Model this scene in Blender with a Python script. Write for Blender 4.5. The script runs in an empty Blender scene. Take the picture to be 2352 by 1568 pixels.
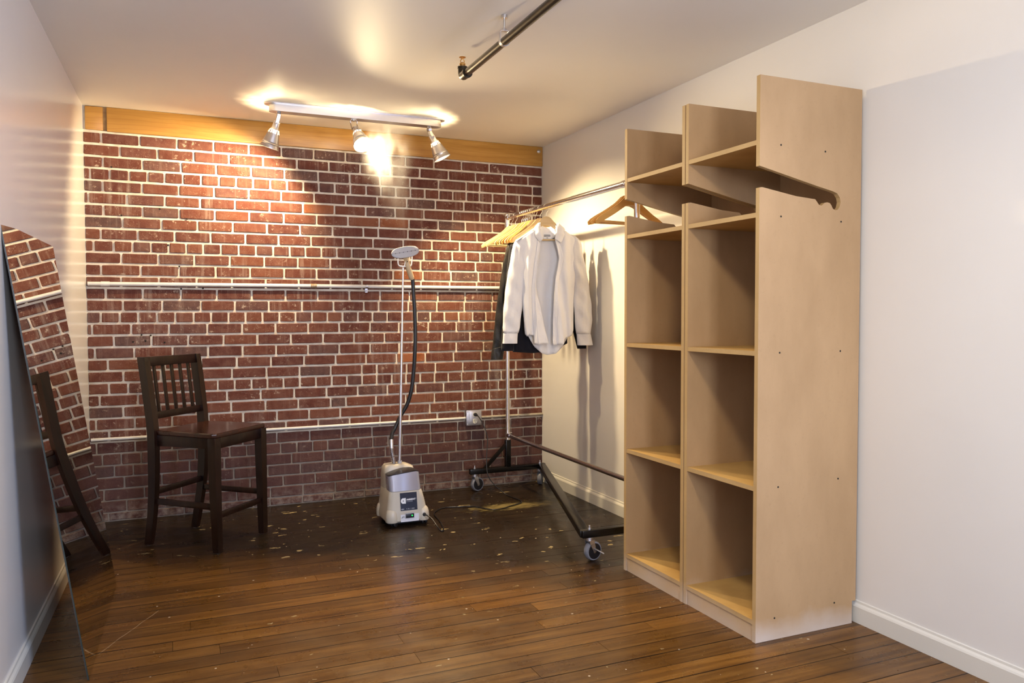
import bpy, bmesh, math, random
from math import sin, cos, pi, radians, sqrt
from mathutils import Vector, Matrix, Quaternion, noise

S = bpy.context.scene
COL = S.collection
RND = random.Random(11)

# ------------------------------------------------------------------ camera
YAW, PITCH, ROLL, FPX = radians(23.4667), radians(-2.0250), radians(-0.1205), 1800.2
fw = Vector((sin(YAW) * cos(PITCH), cos(YAW) * cos(PITCH), sin(PITCH)))
r0 = Vector((cos(YAW), -sin(YAW), 0))
u0 = r0.cross(fw)
rt = r0 * cos(ROLL) + u0 * sin(ROLL)
up = u0 * cos(ROLL) - r0 * sin(ROLL)
cd = bpy.data.cameras.new('camera')
cam = bpy.data.objects.new('camera', cd)
COL.objects.link(cam)
cd.sensor_width = 36.0
cd.lens = FPX * 36.0 / 2352.0
cd.clip_start = 0.05
M = Matrix((rt, up, -fw)).transposed().to_4x4()
M.translation = Vector((0.4285, -5.0027, 1.1848))
cam.matrix_world = M
S.camera = cam

# ------------------------------------------------------------------ colour management, world, big lights
vs = S.view_settings
vs.view_transform = 'Standard'
vs.look = 'None'
vs.gamma = 1.0
vs.use_curve_mapping = False
vs.exposure = 0.62
S.cycles.max_bounces = 8
S.cycles.diffuse_bounces = 3
S.cycles.glossy_bounces = 4
S.cycles.volume_bounces = 1
S.cycles.caustics_reflective = False
S.cycles.caustics_refractive = False
S.cycles.sample_clamp_indirect = 6.0

wd = bpy.data.worlds.new('daylight_sky')
S.world = wd
wd.use_nodes = True
bg = wd.node_tree.nodes['Background']
bg.inputs[0].default_value = (0.55, 0.68, 1.0, 1)
bg.inputs[1].default_value = 1.0

WR, HC, YB = 2.83, 2.35, -6.6      # right wall x, ceiling height, rear wall y


def area_light(name, loc, target, sx, sy, power, col):
    ld = bpy.data.lights.new(name, 'AREA')
    ld.shape = 'RECTANGLE'
    ld.size, ld.size_y = sx, sy
    ld.energy = power
    ld.color = col
    o = bpy.data.objects.new(name, ld)
    COL.objects.link(o)
    o.location = loc
    o.rotation_euler = (Vector(target) - Vector(loc)).to_track_quat('-Z', 'Y').to_euler()
    return o


# daylight that comes in through the opening in the rear wall
area_light('window_daylight', (1.08, YB - 0.2, 1.35), (1.7, -2.4, 0.5), 0.62, 1.2, 58, (0.84, 0.88, 1.0))
# bluer daylight from the side window behind the camera
area_light('side_window_daylight', (WR + 0.14, -5.7, 1.45), (0.1, -3.2, 0.9), 0.9, 1.3, 80, (0.46, 0.60, 1.0))
# warm ceiling lamp of the part of the room behind the camera
area_light('rear_ceiling_lamp', (1.45, -3.80, 2.31), (1.75, -3.1, 0.0), 0.24, 0.24, 14, (1.0, 0.87, 0.68))

SPOT_COL = (1.0, 0.76, 0.43)


# ------------------------------------------------------------------ node helpers
class NT:
    def __init__(self, name):
        self.m = bpy.data.materials.new(name)
        self.m.use_nodes = True
        self.t = self.m.node_tree
        self.b = self.t.nodes['Principled BSDF']

    def n(self, typ, **kw):
        nd = self.t.nodes.new(typ)
        for k, v in kw.items():
            if k.startswith('i_'):
                nd.inputs[k[2:].replace('_', ' ')].default_value = v
            else:
                setattr(nd, k, v)
        return nd

    def l(self, a, b):
        self.t.links.new(a, b)

    def set(self, col=None, rough=None, metal=None, spec=None, **kw):
        if col is not None:
            self.b.inputs['Base Color'].default_value = (*col, 1)
        if rough is not None:
            self.b.inputs['Roughness'].default_value = rough
        if metal is not None:
            self.b.inputs['Metallic'].default_value = metal
        if spec is not None:
            self.b.inputs['Specular IOR Level'].default_value = spec
        for k, v in kw.items():
            self.b.inputs[k.replace('_', ' ')].default_value = v
        return self

    def pos(self, scale=(1, 1, 1), obj=False):
        if obj:
            tc = self.n('ShaderNodeTexCoord').outputs['Object']
        else:
            tc = self.n('ShaderNodeNewGeometry').outputs['Position']
        mp = self.n('ShaderNodeMapping')
        mp.inputs['Scale'].default_value = scale
        self.l(tc, mp.inputs['Vector'])
        return mp.outputs[0]

    def noise(self, vec, scale, detail=4, rough=0.55, dist=0.0, w=None):
        nd = self.n('ShaderNodeTexNoise')
        if w is not None:
            nd.noise_dimensions = '4D'
            self.l(w, nd.inputs['W'])
        nd.inputs['Scale'].default_value = scale
        nd.inputs['Detail'].default_value = detail
        nd.inputs['Roughness'].default_value = rough
        nd.inputs['Distortion'].default_value = dist
        self.l(vec, nd.inputs['Vector'])
        return nd.outputs['Fac']

    def ramp(self, fac, stops, interp='LINEAR'):
        nd = self.n('ShaderNodeValToRGB')
        cr = nd.color_ramp
        cr.interpolation = interp
        while len(cr.elements) < len(stops):
            cr.elements.new(0.5)
        for e, (p, c) in zip(cr.elements, stops):
            e.position = p
            e.color = (*c, 1) if len(c) == 3 else c
        self.l(fac, nd.inputs[0])
        return nd.outputs[0]

    def mix(self, fac, a, b, blend='MIX'):
        nd = self.n('ShaderNodeMix', data_type='RGBA', blend_type=blend)
        for sock, v in ((0, fac), (6, a), (7, b)):
            if isinstance(v, (int, float)):
                nd.inputs[sock].default_value = v
            elif isinstance(v, tuple):
                nd.inputs[sock].default_value = (*v, 1)
            else:
                self.l(v, nd.inputs[sock])
        return nd.outputs[2]

    def math(self, op, a, b=None, clamp=False):
        nd = self.n('ShaderNodeMath', operation=op, use_clamp=clamp)
        for i, v in enumerate((a, b)):
            if v is None:
                continue
            if isinstance(v, (int, float)):
                nd.inputs[i].default_value = v
            else:
                self.l(v, nd.inputs[i])
        return nd.outputs[0]

    def bump(self, h, strength=0.3, dist=0.002):
        nd = self.n('ShaderNodeBump')
        nd.inputs['Strength'].default_value = strength
        nd.inputs['Distance'].default_value = dist
        self.l(h, nd.inputs['Height'])
        self.l(nd.outputs[0], self.b.inputs['Normal'])

    def col(self, c):
        self.l(c, self.b.inputs['Base Color'])

    def rgh(self, c):
        self.l(c, self.b.inputs['Roughness'])


BW3 = lambda v: (v, v, v)


def simple(name, col, rough, metal=0.0, spec=None, **kw):
    return NT(name).set(col, rough, metal, spec, **kw).m


def mottled(name, c1, c2, rough, scale=12, metal=0.0, bump=0.0, obj=True, stretch=(1, 1, 1), bs=80):
    N = NT(name).set(rough=rough, metal=metal)
    p = N.pos(stretch, obj)
    N.col(N.ramp(N.noise(p, scale, 5), [(0.3, c1), (0.7, c2)]))
    if bump:
        N.bump(N.noise(p, bs, 3), bump, 0.001)
    return N.m


def paint(name, col, rough):
    N = NT(name).set(rough=rough, spec=0.5)
    p = N.pos()
    a = N.noise(p, 1.3, 4)
    N.col(N.ramp(a, [(0.25, tuple(c * 0.95 for c in col)), (0.75, col)]))
    b = N.noise(p, 55, 2)
    c = N.noise(p, 6, 2)
    N.bump(N.math('ADD', b, N.math('MULTIPLY', c, 2.0)), 0.035, 0.001)
    return N.m


def m_brick():
    N = NT('fired_clay_brick').set(rough=0.82, spec=0.3)
    g = N.pos()
    oi = N.n('ShaderNodeObjectInfo').outputs['Random']
    at = N.n('ShaderNodeAttribute', attribute_name='tone').outputs['Fac']
    t = N.math('FRACT', N.math('ADD', oi, at))
    base = N.ramp(t, [(0.0, (0.100, 0.026, 0.018)), (0.15, (0.125, 0.034, 0.021)), (0.45, (0.150, 0.044, 0.025)),
                      (0.62, (0.180, 0.056, 0.028)), (0.78, (0.140, 0.046, 0.033)), (0.9, (0.115, 0.050, 0.042)),
                      (0.95, (0.105, 0.055, 0.048)), (1.0, (0.33, 0.098, 0.030))])
    n1 = N.noise(g, 16, 6, 0.65)
    base = N.mix(N.ramp(n1, [(0.42, BW3(0)), (0.75, BW3(0.55))]), base, (0.27, 0.135, 0.095))
    base = N.mix(N.ramp(n1, [(0.2, BW3(0.5)), (0.42, BW3(0))]), base, (0.065, 0.019, 0.014))
    base = N.mix(0.20, base, (0.020, 0.008, 0.008))
    # pale lime streaks that ran down the wall
    sv = N.pos((46, 46, 3.0))
    st = N.noise(sv, 1.0, 5, 0.6)
    big = N.noise(g, 1.9, 3)
    stf = N.math('MULTIPLY', N.ramp(st, [(0.53, BW3(0)), (0.74, BW3(0.8))]), N.ramp(big, [(0.42, BW3(0.08)), (0.66, BW3(0.75))]))
    base = N.mix(stf, base, (0.42, 0.33, 0.27))
    # mortar flecks and scratches
    vo = N.n('ShaderNodeTexVoronoi')
    vo.inputs['Scale'].default_value = 150
    N.l(N.pos((1, 1, 1.4)), vo.inputs['Vector'])
    dots = N.math('MULTIPLY', N.ramp(N.math('ADD', vo.outputs['Distance'], N.math('MULTIPLY', N.noise(g, 60, 2), 0.5)), [(0.30, BW3(1)), (0.42, BW3(0))]),
                  N.ramp(N.noise(g, 7, 3), [(0.48, BW3(0)), (0.56, BW3(1))]))
    base = N.mix(N.math('MULTIPLY', dots, 0.75), base, (0.60, 0.50, 0.40))
    pt = N.math('MULTIPLY', N.ramp(N.noise(g, 42, 6, 0.72), [(0.585, BW3(0)), (0.64, BW3(0.7))]), N.ramp(N.noise(g, 5, 3), [(0.45, BW3(0)), (0.6, BW3(1))]))
    base = N.mix(pt, base, (0.50, 0.40, 0.31))
    # grimy, greyer courses near the floor
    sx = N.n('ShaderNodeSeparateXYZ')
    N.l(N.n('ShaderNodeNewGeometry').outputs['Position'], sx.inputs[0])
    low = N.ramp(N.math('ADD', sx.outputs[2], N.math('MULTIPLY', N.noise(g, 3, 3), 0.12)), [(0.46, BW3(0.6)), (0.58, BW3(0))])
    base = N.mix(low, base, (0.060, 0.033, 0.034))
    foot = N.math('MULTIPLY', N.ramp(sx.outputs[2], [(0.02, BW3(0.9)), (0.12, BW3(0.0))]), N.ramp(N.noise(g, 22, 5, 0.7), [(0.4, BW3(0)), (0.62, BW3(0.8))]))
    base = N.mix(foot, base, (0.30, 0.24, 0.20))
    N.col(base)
    N.bump(N.math('ADD', N.noise(g, 150, 4, 0.7), N.math('MULTIPLY', N.noise(g, 30, 3), 1.5)), 0.55, 0.003)
    return N.m


def m_mortar():
    N = NT('cream_mortar').set(rough=0.9, spec=0.2)
    g = N.pos()
    c = N.ramp(N.noise(g, 14, 5), [(0.3, (0.58, 0.49, 0.38)), (0.55, (0.76, 0.68, 0.56)), (0.8, (0.84, 0.77, 0.65))])
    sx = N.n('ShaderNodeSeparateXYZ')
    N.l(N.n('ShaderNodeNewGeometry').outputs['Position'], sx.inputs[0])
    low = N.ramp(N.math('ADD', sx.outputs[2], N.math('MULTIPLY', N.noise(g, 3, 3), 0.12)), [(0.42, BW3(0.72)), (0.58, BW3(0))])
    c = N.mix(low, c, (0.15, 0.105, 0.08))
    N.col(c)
    N.bump(N.noise(g, 120, 5, 0.7), 0.7, 0.004)
    return N.m


SCR_X0, SCR_Y0, SCR_Y1, SCR_K = 0.175, -1.952, -1.595, 0.522


def m_floor():
    N = NT('worn_stained_floorboard').set(rough=0.3, spec=0.32)
    g = N.pos()
    oi = N.n('ShaderNodeObjectInfo').outputs['Random']
    at = N.n('ShaderNodeAttribute', attribute_name='tone').outputs['Fac']
    rnd = N.math('FRACT', N.math('ADD', oi, at))
    gr = N.noise(N.pos((2.2, 42, 42)), 1.0, 7, 0.62, 0.3, w=N.math('MULTIPLY', rnd, 20))
    wood = N.ramp(gr, [(0.28, (0.070, 0.028, 0.006)), (0.5, (0.165, 0.073, 0.014)), (0.72, (0.245, 0.120, 0.026))])
    wood = N.mix(0.8, wood, N.ramp(rnd, [(0.0, (0.52, 0.49, 0.48)), (0.5, (0.78, 0.75, 0.72)), (1.0, (1.1, 1.05, 0.98))]), 'MULTIPLY')
    blot = N.noise(g, 3.2, 4)
    wood = N.mix(N.ramp(blot, [(0.5, BW3(0)), (0.8, BW3(0.5))]), wood, (0.05, 0.022, 0.009))
    # dark brown paint that still covers the boards along the brick wall
    sx = N.n('ShaderNodeSeparateXYZ')
    N.l(N.n('ShaderNodeNewGeometry').outputs['Position'], sx.inputs[0])
    edge = N.math('ADD', sx.outputs[1], N.math('MULTIPLY', N.math('SUBTRACT', sx.outputs[0], 0.6), 0.62))
    en = N.noise(N.pos((1.6, 9, 1)), 1.0, 5, 0.6)
    edge = N.math('ADD', edge, N.math('MULTIPLY', N.math('SUBTRACT', en, 0.5), 0.55))
    pm = N.ramp(N.math('ADD', edge, 1.55), [(0.20, BW3(0)), (0.80, BW3(0.97))])
    dark = N.ramp(N.noise(N.pos((3, 30, 1)), 1.0, 5), [(0.3, (0.007, 0.005, 0.003)), (0.7, (0.022, 0.014, 0.007))])
    c = N.mix(pm, wood, dark)
    # paint flecks
    vo = N.n('ShaderNodeTexVoronoi')
    vo.inputs['Scale'].default_value = 19
    vo.inputs['Randomness'].default_value = 1
    wv = N.n('ShaderNodeVectorMath', operation='ADD')
    nz = N.n('ShaderNodeTexNoise')
    nz.inputs['Scale'].default_value = 22
    N.l(g, nz.inputs['Vector'])
    sc = N.n('ShaderNodeVectorMath', operation='SCALE')
    sc.inputs['Scale'].default_value = 0.075
    N.l(nz.outputs['Color'], sc.inputs[0])
    N.l(N.pos((0.72, 1.5, 1)), wv.inputs[0])
    N.l(sc.outputs[0], wv.inputs[1])
    N.l(wv.outputs[0], vo.inputs['Vector'])
    rr = N.math('FRACT', N.math('MULTIPLY', vo.outputs['Color'], 7.31))
    dens = N.ramp(N.noise(g, 1.3, 2), [(0.35, BW3(0.25)), (0.6, BW3(1.0))])
    size = N.math('MULTIPLY', N.math('POWER', rr, 4.0), N.math('MULTIPLY', dens, N.ramp(pm, [(0, BW3(0.16)), (1, BW3(0.38))])))
    fl = N.math('LESS_THAN', vo.outputs['Distance'], size)
    c = N.mix(N.math('MULTIPLY', fl, 0.8), c, (0.40, 0.31, 0.15))
    # small dots
    v2 = N.n('ShaderNodeTexVoronoi')
    v2.inputs['Scale'].default_value = 24
    N.l(g, v2.inputs['Vector'])
    r2 = N.math('FRACT', N.math('MULTIPLY', v2.outputs['Color'], 5.17))
    f2 = N.math('LESS_THAN', v2.outputs['Distance'], N.math('MULTIPLY', N.math('POWER', r2, 4.0), 0.12))
    c = N.mix(f2, c, (0.55, 0.45, 0.33))
    # worn straw-coloured patch under the clothes rack
    dx = N.math('MULTIPLY', N.math('SUBTRACT', sx.outputs[0], 2.33), 2.6)
    dy = N.math('MULTIPLY', N.math('SUBTRACT', sx.outputs[1], -0.60), 8.5)
    rad = N.math('SQRT', N.math('ADD', N.math('MULTIPLY', dx, dx), N.math('MULTIPLY', dy, dy)))
    pn = N.noise(N.pos((16, 60, 1)), 1.0, 6, 0.7)
    spf = N.ramp(N.math('ADD', rad, N.math('MULTIPLY', N.math('SUBTRACT', pn, 0.5), 2.6)), [(0.35, BW3(0.85)), (0.72, BW3(0))])
    c = N.mix(spf, c, (0.26, 0.20, 0.075))
    # long pale scratches
    sn = N.noise(N.pos((1.2, 34, 1)), 1.0, 3, 0.5, 1.5)
    sf = N.math('MULTIPLY', N.ramp(sn, [(0.497, BW3(0)), (0.5, BW3(1)), (0.503, BW3(0))]), N.ramp(N.noise(g, 4.3, 2), [(0.5, BW3(0)), (0.6, BW3(0.35))]))
    c = N.mix(sf, c, (0.30, 0.20, 0.11))
    # one long curved pale scratch near the foot of the mirror
    tx = N.math('SUBTRACT', sx.outputs[1], SCR_Y0)
    cx = N.math('ADD', SCR_X0, N.math('ADD', N.math('MULTIPLY', tx, SCR_K), N.math('MULTIPLY', N.math('SUBTRACT', N.noise(g, 9, 2), 0.5), 0.02)))
    dl = N.math('ABSOLUTE', N.math('SUBTRACT', sx.outputs[0], cx))
    inr = N.math('MULTIPLY', N.math('GREATER_THAN', sx.outputs[1], SCR_Y0), N.math('LESS_THAN', sx.outputs[1], SCR_Y1))
    c = N.mix(N.math('MULTIPLY', N.math('MULTIPLY', N.math('LESS_THAN', dl, 0.0022), inr), 0.55), c, (0.42, 0.30, 0.17))
    # dark fine scratches across the boards
    s2 = N.noise(g, 3.3, 4, 0.5, 2.5)
    c = N.mix(N.math('MULTIPLY', N.ramp(s2, [(0.496, BW3(0)), (0.5, BW3(1)), (0.504, BW3(0))]), 0.5), c, (0.03, 0.012, 0.005))
    ob = N.n('ShaderNodeSeparateXYZ')
    N.l(N.n('ShaderNodeTexCoord').outputs['Object'], ob.inputs[0])
    seam = N.math('ADD', N.math('ABSOLUTE', ob.outputs[1]), N.math('MULTIPLY', N.math('SUBTRACT', N.noise(N.pos((9, 9, 9)), 1.0, 4), 0.5), 0.005))
    c = N.mix(N.ramp(N.math('MULTIPLY', seam, 10.0), [(0.400, BW3(0)), (0.432, BW3(0.9))]), c, (0.020, 0.009, 0.004))
    N.col(c)
    N.rgh(N.ramp(N.noise(g, 5, 5, 0.6), [(0.3, BW3(0.20)), (0.7, BW3(0.42))]))
    N.bump(N.math('ADD', gr, N.math('MULTIPLY', N.noise(g, 9, 3), 1.2)), 0.22, 0.0022)
    return N.m


def m_pine():
    N = NT('varnished_pine_beam').set(rough=0.42)
    p = N.pos((1.1, 9, 9))
    gr = N.noise(p, 1.5, 6, 0.6, 0.8)
    c = N.ramp(gr, [(0.3, (0.37, 0.175, 0.030)), (0.5, (0.46, 0.235, 0.045)), (0.7, (0.55, 0.30, 0.070))])
    lines = N.n('ShaderNodeTexWave', bands_direction='Z')
    lines.inputs['Scale'].default_value = 11
    lines.inputs['Distortion'].default_value = 7
    lines.inputs['Detail'].default_value = 3
    lines.inputs['Detail Scale'].default_value = 0.6
    N.l(N.pos((0.35, 1, 1)), lines.inputs['Vector'])
    c = N.mix(N.ramp(lines.outputs['Fac'], [(0.03, BW3(0.22)), (0.22, BW3(0))]), c, (0.30, 0.11, 0.015))
    vo = N.n('ShaderNodeTexVoronoi')
    vo.inputs['Scale'].default_value = 3.7
    wn = N.n('ShaderNodeVectorMath', operation='ADD')
    nz = N.n('ShaderNodeTexNoise')
    nz.inputs['Scale'].default_value = 14
    N.l(N.pos(), nz.inputs['Vector'])
    sc = N.n('ShaderNodeVectorMath', operation='SCALE')
    sc.inputs['Scale'].default_value = 0.06
    N.l(nz.outputs['Color'], sc.inputs[0])
    N.l(N.pos((1, 0.01, 1.6)), wn.inputs[0])
    N.l(sc.outputs[0], wn.inputs[1])
    N.l(wn.outputs[0], vo.inputs['Vector'])
    c = N.mix(N.ramp(vo.outputs['Distance'], [(0.035, BW3(0.9)), (0.085, BW3(0))]), c, (0.07, 0.022, 0.008))
    N.col(c)
    N.bump(gr, 0.2, 0.002)
    return N.m


def m_mdf(name, c1, c2, worn):
    N = NT(name).set(rough=0.55, spec=0.35)
    g = N.pos()
    c = N.ramp(N.noise(N.pos((3, 3, 1.2)), 1.6, 6, 0.6), [(0.3, c1), (0.7, c2)])
    c = N.mix(N.ramp(N.noise(g, 90, 3), [(0.6, BW3(0)), (0.8, BW3(0.25))]), c, tuple(k * 0.75 for k in c1))
    if worn:   # paler scuffed band along the floor
        sx = N.n('ShaderNodeSeparateXYZ')
        N.l(N.n('ShaderNodeNewGeometry').outputs['Position'], sx.inputs[0])
        z = N.math('ADD', sx.outputs[2], N.math('MULTIPLY', N.math('SUBTRACT', N.noise(g, 5, 4), 0.5), 0.14))
        c = N.mix(N.ramp(z, [(0.0, BW3(0.8)), (0.09, BW3(0))]), c, (0.60, 0.50, 0.41))
    N.col(c)
    N.bump(N.noise(g, 220, 2), 0.12, 0.0006)
    return N.m


def m_plain_wood(name, c1, c2, rough, stretch=(2, 25, 25), scale=1.5, coat=0.0):
    N = NT(name).set(rough=rough, spec=0.32)
    N.col(N.ramp(N.noise(N.pos(stretch, True), scale, 5, 0.6, 0.5), [(0.3, c1), (0.7, c2)]))
    if coat:
        N.b.inputs['Coat Weight'].default_value = coat
        N.b.inputs['Coat Roughness'].default_value = 0.15
    return N.m


def m_cloth(name, c, rough=0.9, scale=900, sheen=0.2, bump=0.15):
    N = NT(name).set(c, rough, spec=0.2)
    N.b.inputs['Sheen Weight'].default_value = sheen
    p = N.pos((1, 1, 1), True)
    N.bump(N.math('ADD', N.noise(p, 26, 4, 0.6), N.math('MULTIPLY', N.noise(p, scale, 2), 0.2)), bump, 0.01)
    return N.m


def emit(name, col, strength):
    N = NT(name)
    N.set((0, 0, 0), 0.5)
    N.b.inputs['Emission Color'].default_value = (*col, 1)
    N.b.inputs['Emission Strength'].default_value = strength
    return N.m


MT = dict(
    wall=paint('white_wall_paint', (0.82, 0.79, 0.74), 0.22),
    ceil=paint('satin_ceiling_paint', (0.92, 0.875, 0.80), 0.52),
    trim=paint('gloss_trim_paint', (0.76, 0.73, 0.65), 0.24),
    brick=m_brick(), mortar=m_mortar(), floor=m_floor(), pine=m_pine(),
    gap=simple('dark_floor_gap', (0.012, 0.008, 0.006), 0.9),
    mdf=m_mdf('raw_fibreboard', (0.385, 0.238, 0.113), (0.475, 0.302, 0.150), True),
    mdf_edge=m_mdf('raw_fibreboard_edge', (0.46, 0.30, 0.13), (0.54, 0.37, 0.17), True),
    shelfwood=m_mdf('varnished_shelf_board', (0.46, 0.27, 0.085), (0.60, 0.38, 0.13), False),
    hole=simple('screw_hole_black', (0.01, 0.008, 0.006), 0.9),
    chair=m_plain_wood('espresso_stained_wood', (0.007, 0.0027, 0.0015), (0.022, 0.0075, 0.004), 0.30, (25, 25, 2), 1.5, 0.12),
    seat=m_plain_wood('espresso_seat_board', (0.026, 0.008, 0.0045), (0.055, 0.017, 0.009), 0.24, (14, 3, 14), 1.5, 0.3),
    chrome=simple('chrome', (0.80, 0.78, 0.76), 0.12, 1.0),
    steel=simple('brushed_steel', (0.62, 0.60, 0.58), 0.30, 1.0),
    alu=simple('satin_aluminium', (0.66, 0.64, 0.65), 0.32, 1.0),
    zinc=mottled('zinc_plate', (0.50, 0.50, 0.54), (0.62, 0.62, 0.66), 0.42, 30, 1.0),
    brass=simple('brass', (0.62, 0.36, 0.12), 0.3, 1.0),
    blackmetal=simple('black_enamelled_steel', (0.004, 0.0035, 0.0035), 0.24, 0.0, 0.35),
    ironpipe=mottled('black_iron_pipe', (0.028, 0.020, 0.012), (0.055, 0.040, 0.022), 0.28, 25, 0.6),
    rubber=simple('black_rubber', (0.010, 0.009, 0.010), 0.5),
    hose=simple('black_hose_sleeve', (0.008, 0.007, 0.008), 0.42),
    greyrubber=simple('grey_rubber_tyre', (0.20, 0.21, 0.25), 0.45),
    conduit=mottled('painted_conduit', (0.66, 0.63, 0.58), (0.76, 0.74, 0.70), 0.35, 14),
    beige=simple('beige_plastic', (0.56, 0.50, 0.40), 0.32),
    grey=simple('grey_plastic', (0.42, 0.41, 0.42), 0.45),
    tan=simple('tan_plastic_grip', (0.60, 0.45, 0.26), 0.45),
    black=simple('black_plastic', (0.012, 0.012, 0.016), 0.3),
    tank=simple('smoky_clear_tank', (0.60, 0.60, 0.68), 0.22, 0.45, 0.6, Transmission_Weight=0.15, Coat_Weight=0.4),
    labelblack=simple('glossy_black_label', (0.010, 0.010, 0.022), 0.22),
    white=simple('white_print', (0.85, 0.85, 0.85), 0.5),
    sticker=simple('white_paper_sticker', (0.70, 0.70, 0.74), 0.6),
    ivory=simple('ivory_plastic', (0.72, 0.68, 0.56), 0.35),
    green=emit('green_pilot_light', (0.02, 0.9, 0.12), 1.2),
    bulb=emit('halogen_lamp_face', (1.0, 0.84, 0.58), 60.0),
    shirt=m_cloth('white_cotton', (0.86, 0.85, 0.86), 0.85, 900, 0.2, 0.35),
    blackcloth=m_cloth('black_cotton', (0.008, 0.008, 0.014), 0.9),
    leather=m_cloth('charcoal_leather', (0.028, 0.025, 0.022), 0.38, 300, 0.0, 0.35),
    greycloth=m_cloth('grey_collar_cloth', (0.11, 0.10, 0.10), 0.9),
    paleh=m_plain_wood('pale_maple_wood', (0.60, 0.42, 0.20), (0.70, 0.52, 0.28), 0.38),
    goldh=m_plain_wood('honey_maple_wood', (0.50, 0.27, 0.075), (0.60, 0.35, 0.11), 0.38),
    mirror=simple('silvered_glass', (0.70, 0.68, 0.65), 0.010, 1.0),
    mirrorback=simple('mirror_backing_paint', (0.035, 0.030, 0.030), 0.5),
    glassedge=simple('green_glass_edge', (0.02, 0.035, 0.03), 0.2),
    cable=simple('black_cable_rubber', (0.010, 0.009, 0.010), 0.3),
    plaster=simple('ceiling_patch_filler', (0.70, 0.66, 0.60), 0.7),
)

# ------------------------------------------------------------------ mesh helpers
WORLD = {}


class MB:
    def __init__(self):
        self.bm = bmesh.new()

    def face(self, vs, mi=0):
        try:
            f = self.bm.faces.new(vs)
            f.material_index = mi
            return f
        except ValueError:
            return None

    def box(self, c, s, mat=None, bev=0.0, mi=0, taper=None):
        hx, hy, hz = s[0] / 2, s[1] / 2, s[2] / 2
        vs = []
        for z in (-hz, hz):
            k = taper if (taper and z < 0) else 1.0
            for x, y in ((-hx, -hy), (hx, -hy), (hx, hy), (-hx, hy)):
                v = Vector((x * k, y * k, z))
                if mat:
                    v = mat @ v
                vs.append(self.bm.verts.new(v + Vector(c)))
        fs = [self.face([vs[i] for i in q], mi) for q in
              ((3, 2, 1, 0), (4, 5, 6, 7), (0, 1, 5, 4), (1, 2, 6, 5), (2, 3, 7, 6), (3, 0, 4, 7))]
        if bev:
            es = list({e for f in fs for e in f.edges})
            bmesh.ops.bevel(self.bm, geom=es, offset=bev, segments=2, affect='EDGES', profile=0.5, material=-1)
        return self

    def box2(self, a, b, bev=0.0, mi=0):
        return self.box([(a[i] + b[i]) / 2 for i in range(3)], [abs(b[i] - a[i]) for i in range(3)], None, bev, mi)

    def loft(self, rings, cap=True, closed=True, mi=0):
        vr = [[self.bm.verts.new(p) for p in r] for r in rings]
        n = len(vr[0])
        for a, b in zip(vr, vr[1:]):
            for i in range(n if closed else n - 1):
                j = (i + 1) % n
                self.face([a[i], a[j], b[j], b[i]], mi)
        if cap and closed:
            self.face(list(reversed(vr[0])), mi)
            self.face(vr[-1], mi)
        return self

    def tube(self, path, r, n=12, cap=True, mi=0):
        P = [Vector(p) for p in path]
        rs = r if isinstance(r, (list, tuple)) else [r] * len(P)
        t = (P[1] - P[0]).normalized()
        ref = Vector((0, 0, 1)) if abs(t.z) < 0.9 else Vector((1, 0, 0))
        nrm = t.cross(ref).normalized()
        rings = []
        for i, p in enumerate(P):
            if i == 0:
                t = P[1] - P[0]
            elif i == len(P) - 1:
                t = P[-1] - P[-2]
            else:
                t = (P[i + 1] - P[i]).normalized() + (P[i] - P[i - 1]).normalized()
            t = t.normalized()
            nrm = (nrm - t * nrm.dot(t)).normalized()
            b = t.cross(nrm)
            rings.append([p + (nrm * cos(2 * pi * k / n) + b * sin(2 * pi * k / n)) * rs[i] for k in range(n)])
        return self.loft(rings, cap, mi=mi)

    def cyl(self, a, b, r, n=16, r2=None, mi=0):
        return self.tube([a, b], [r, r if r2 is None else r2], n, mi=mi)

    def bar(self, a, b, w, h, upv=(0, 0, 1), mi=0, bev=0.0, w2=None, h2=None):
        a, b = Vector(a), Vector(b)
        t = (b - a).normalized()
        s = t.cross(Vector(upv)).normalized()
        u = s.cross(t)
        w2, h2 = w2 or w, h2 or h
        rings = []
        for p, ww, hh in ((a, w, h), (b, w2, h2)):
            rings.append([p + s * x * ww / 2 + u * y * hh / 2 for x, y in ((-1, -1), (1, -1), (1, 1), (-1, 1))])
        n0 = len(self.bm.faces)
        self.loft(rings, mi=mi)
        if bev:
            self.bm.faces.ensure_lookup_table()
            es = list({e for f in self.bm.faces[n0:] for e in f.edges})
            bmesh.ops.bevel(self.bm, geom=es, offset=bev, segments=2, affect='EDGES', profile=0.5, material=-1)
        return self

    def lathe(self, prof, origin, axis, n=24, mi=0, cap0=True, cap1=True):
        o, t = Vector(origin), Vector(axis).normalized()
        ref = Vector((0, 0, 1)) if abs(t.z) < 0.9 else Vector((1, 0, 0))
        s = t.cross(ref).normalized()
        b = t.cross(s)
        vr = []
        for r, h in prof:
            vr.append([self.bm.verts.new(o + t * h + (s * cos(2 * pi * k / n) + b * sin(2 * pi * k / n)) * max(r, 1e-4)) for k in range(n)])
        for a, c in zip(vr, vr[1:]):
            for i in range(n):
                self.face([a[i], a[(i + 1) % n], c[(i + 1) % n], c[i]], mi)
        if cap0:
            self.face(list(reversed(vr[0])), mi)
        if cap1:
            self.face(vr[-1], mi)
        return self

    def prism(self, poly, thick, place, bev=0.0, mi=0):
        """poly: 2D outline; place(u, v, w) -> 3D, w in 0..thick"""
        a = [self.bm.verts.new(place(u, v, 0.0)) for u, v in poly]
        b = [self.bm.verts.new(place(u, v, thick)) for u, v in poly]
        self.face(list(reversed(a)), mi)
        self.face(b, mi)
        n = len(poly)
        for i in range(n):
            j = (i + 1) % n
            self.face([a[i], a[j], b[j], b[i]], mi)
        return self

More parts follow.
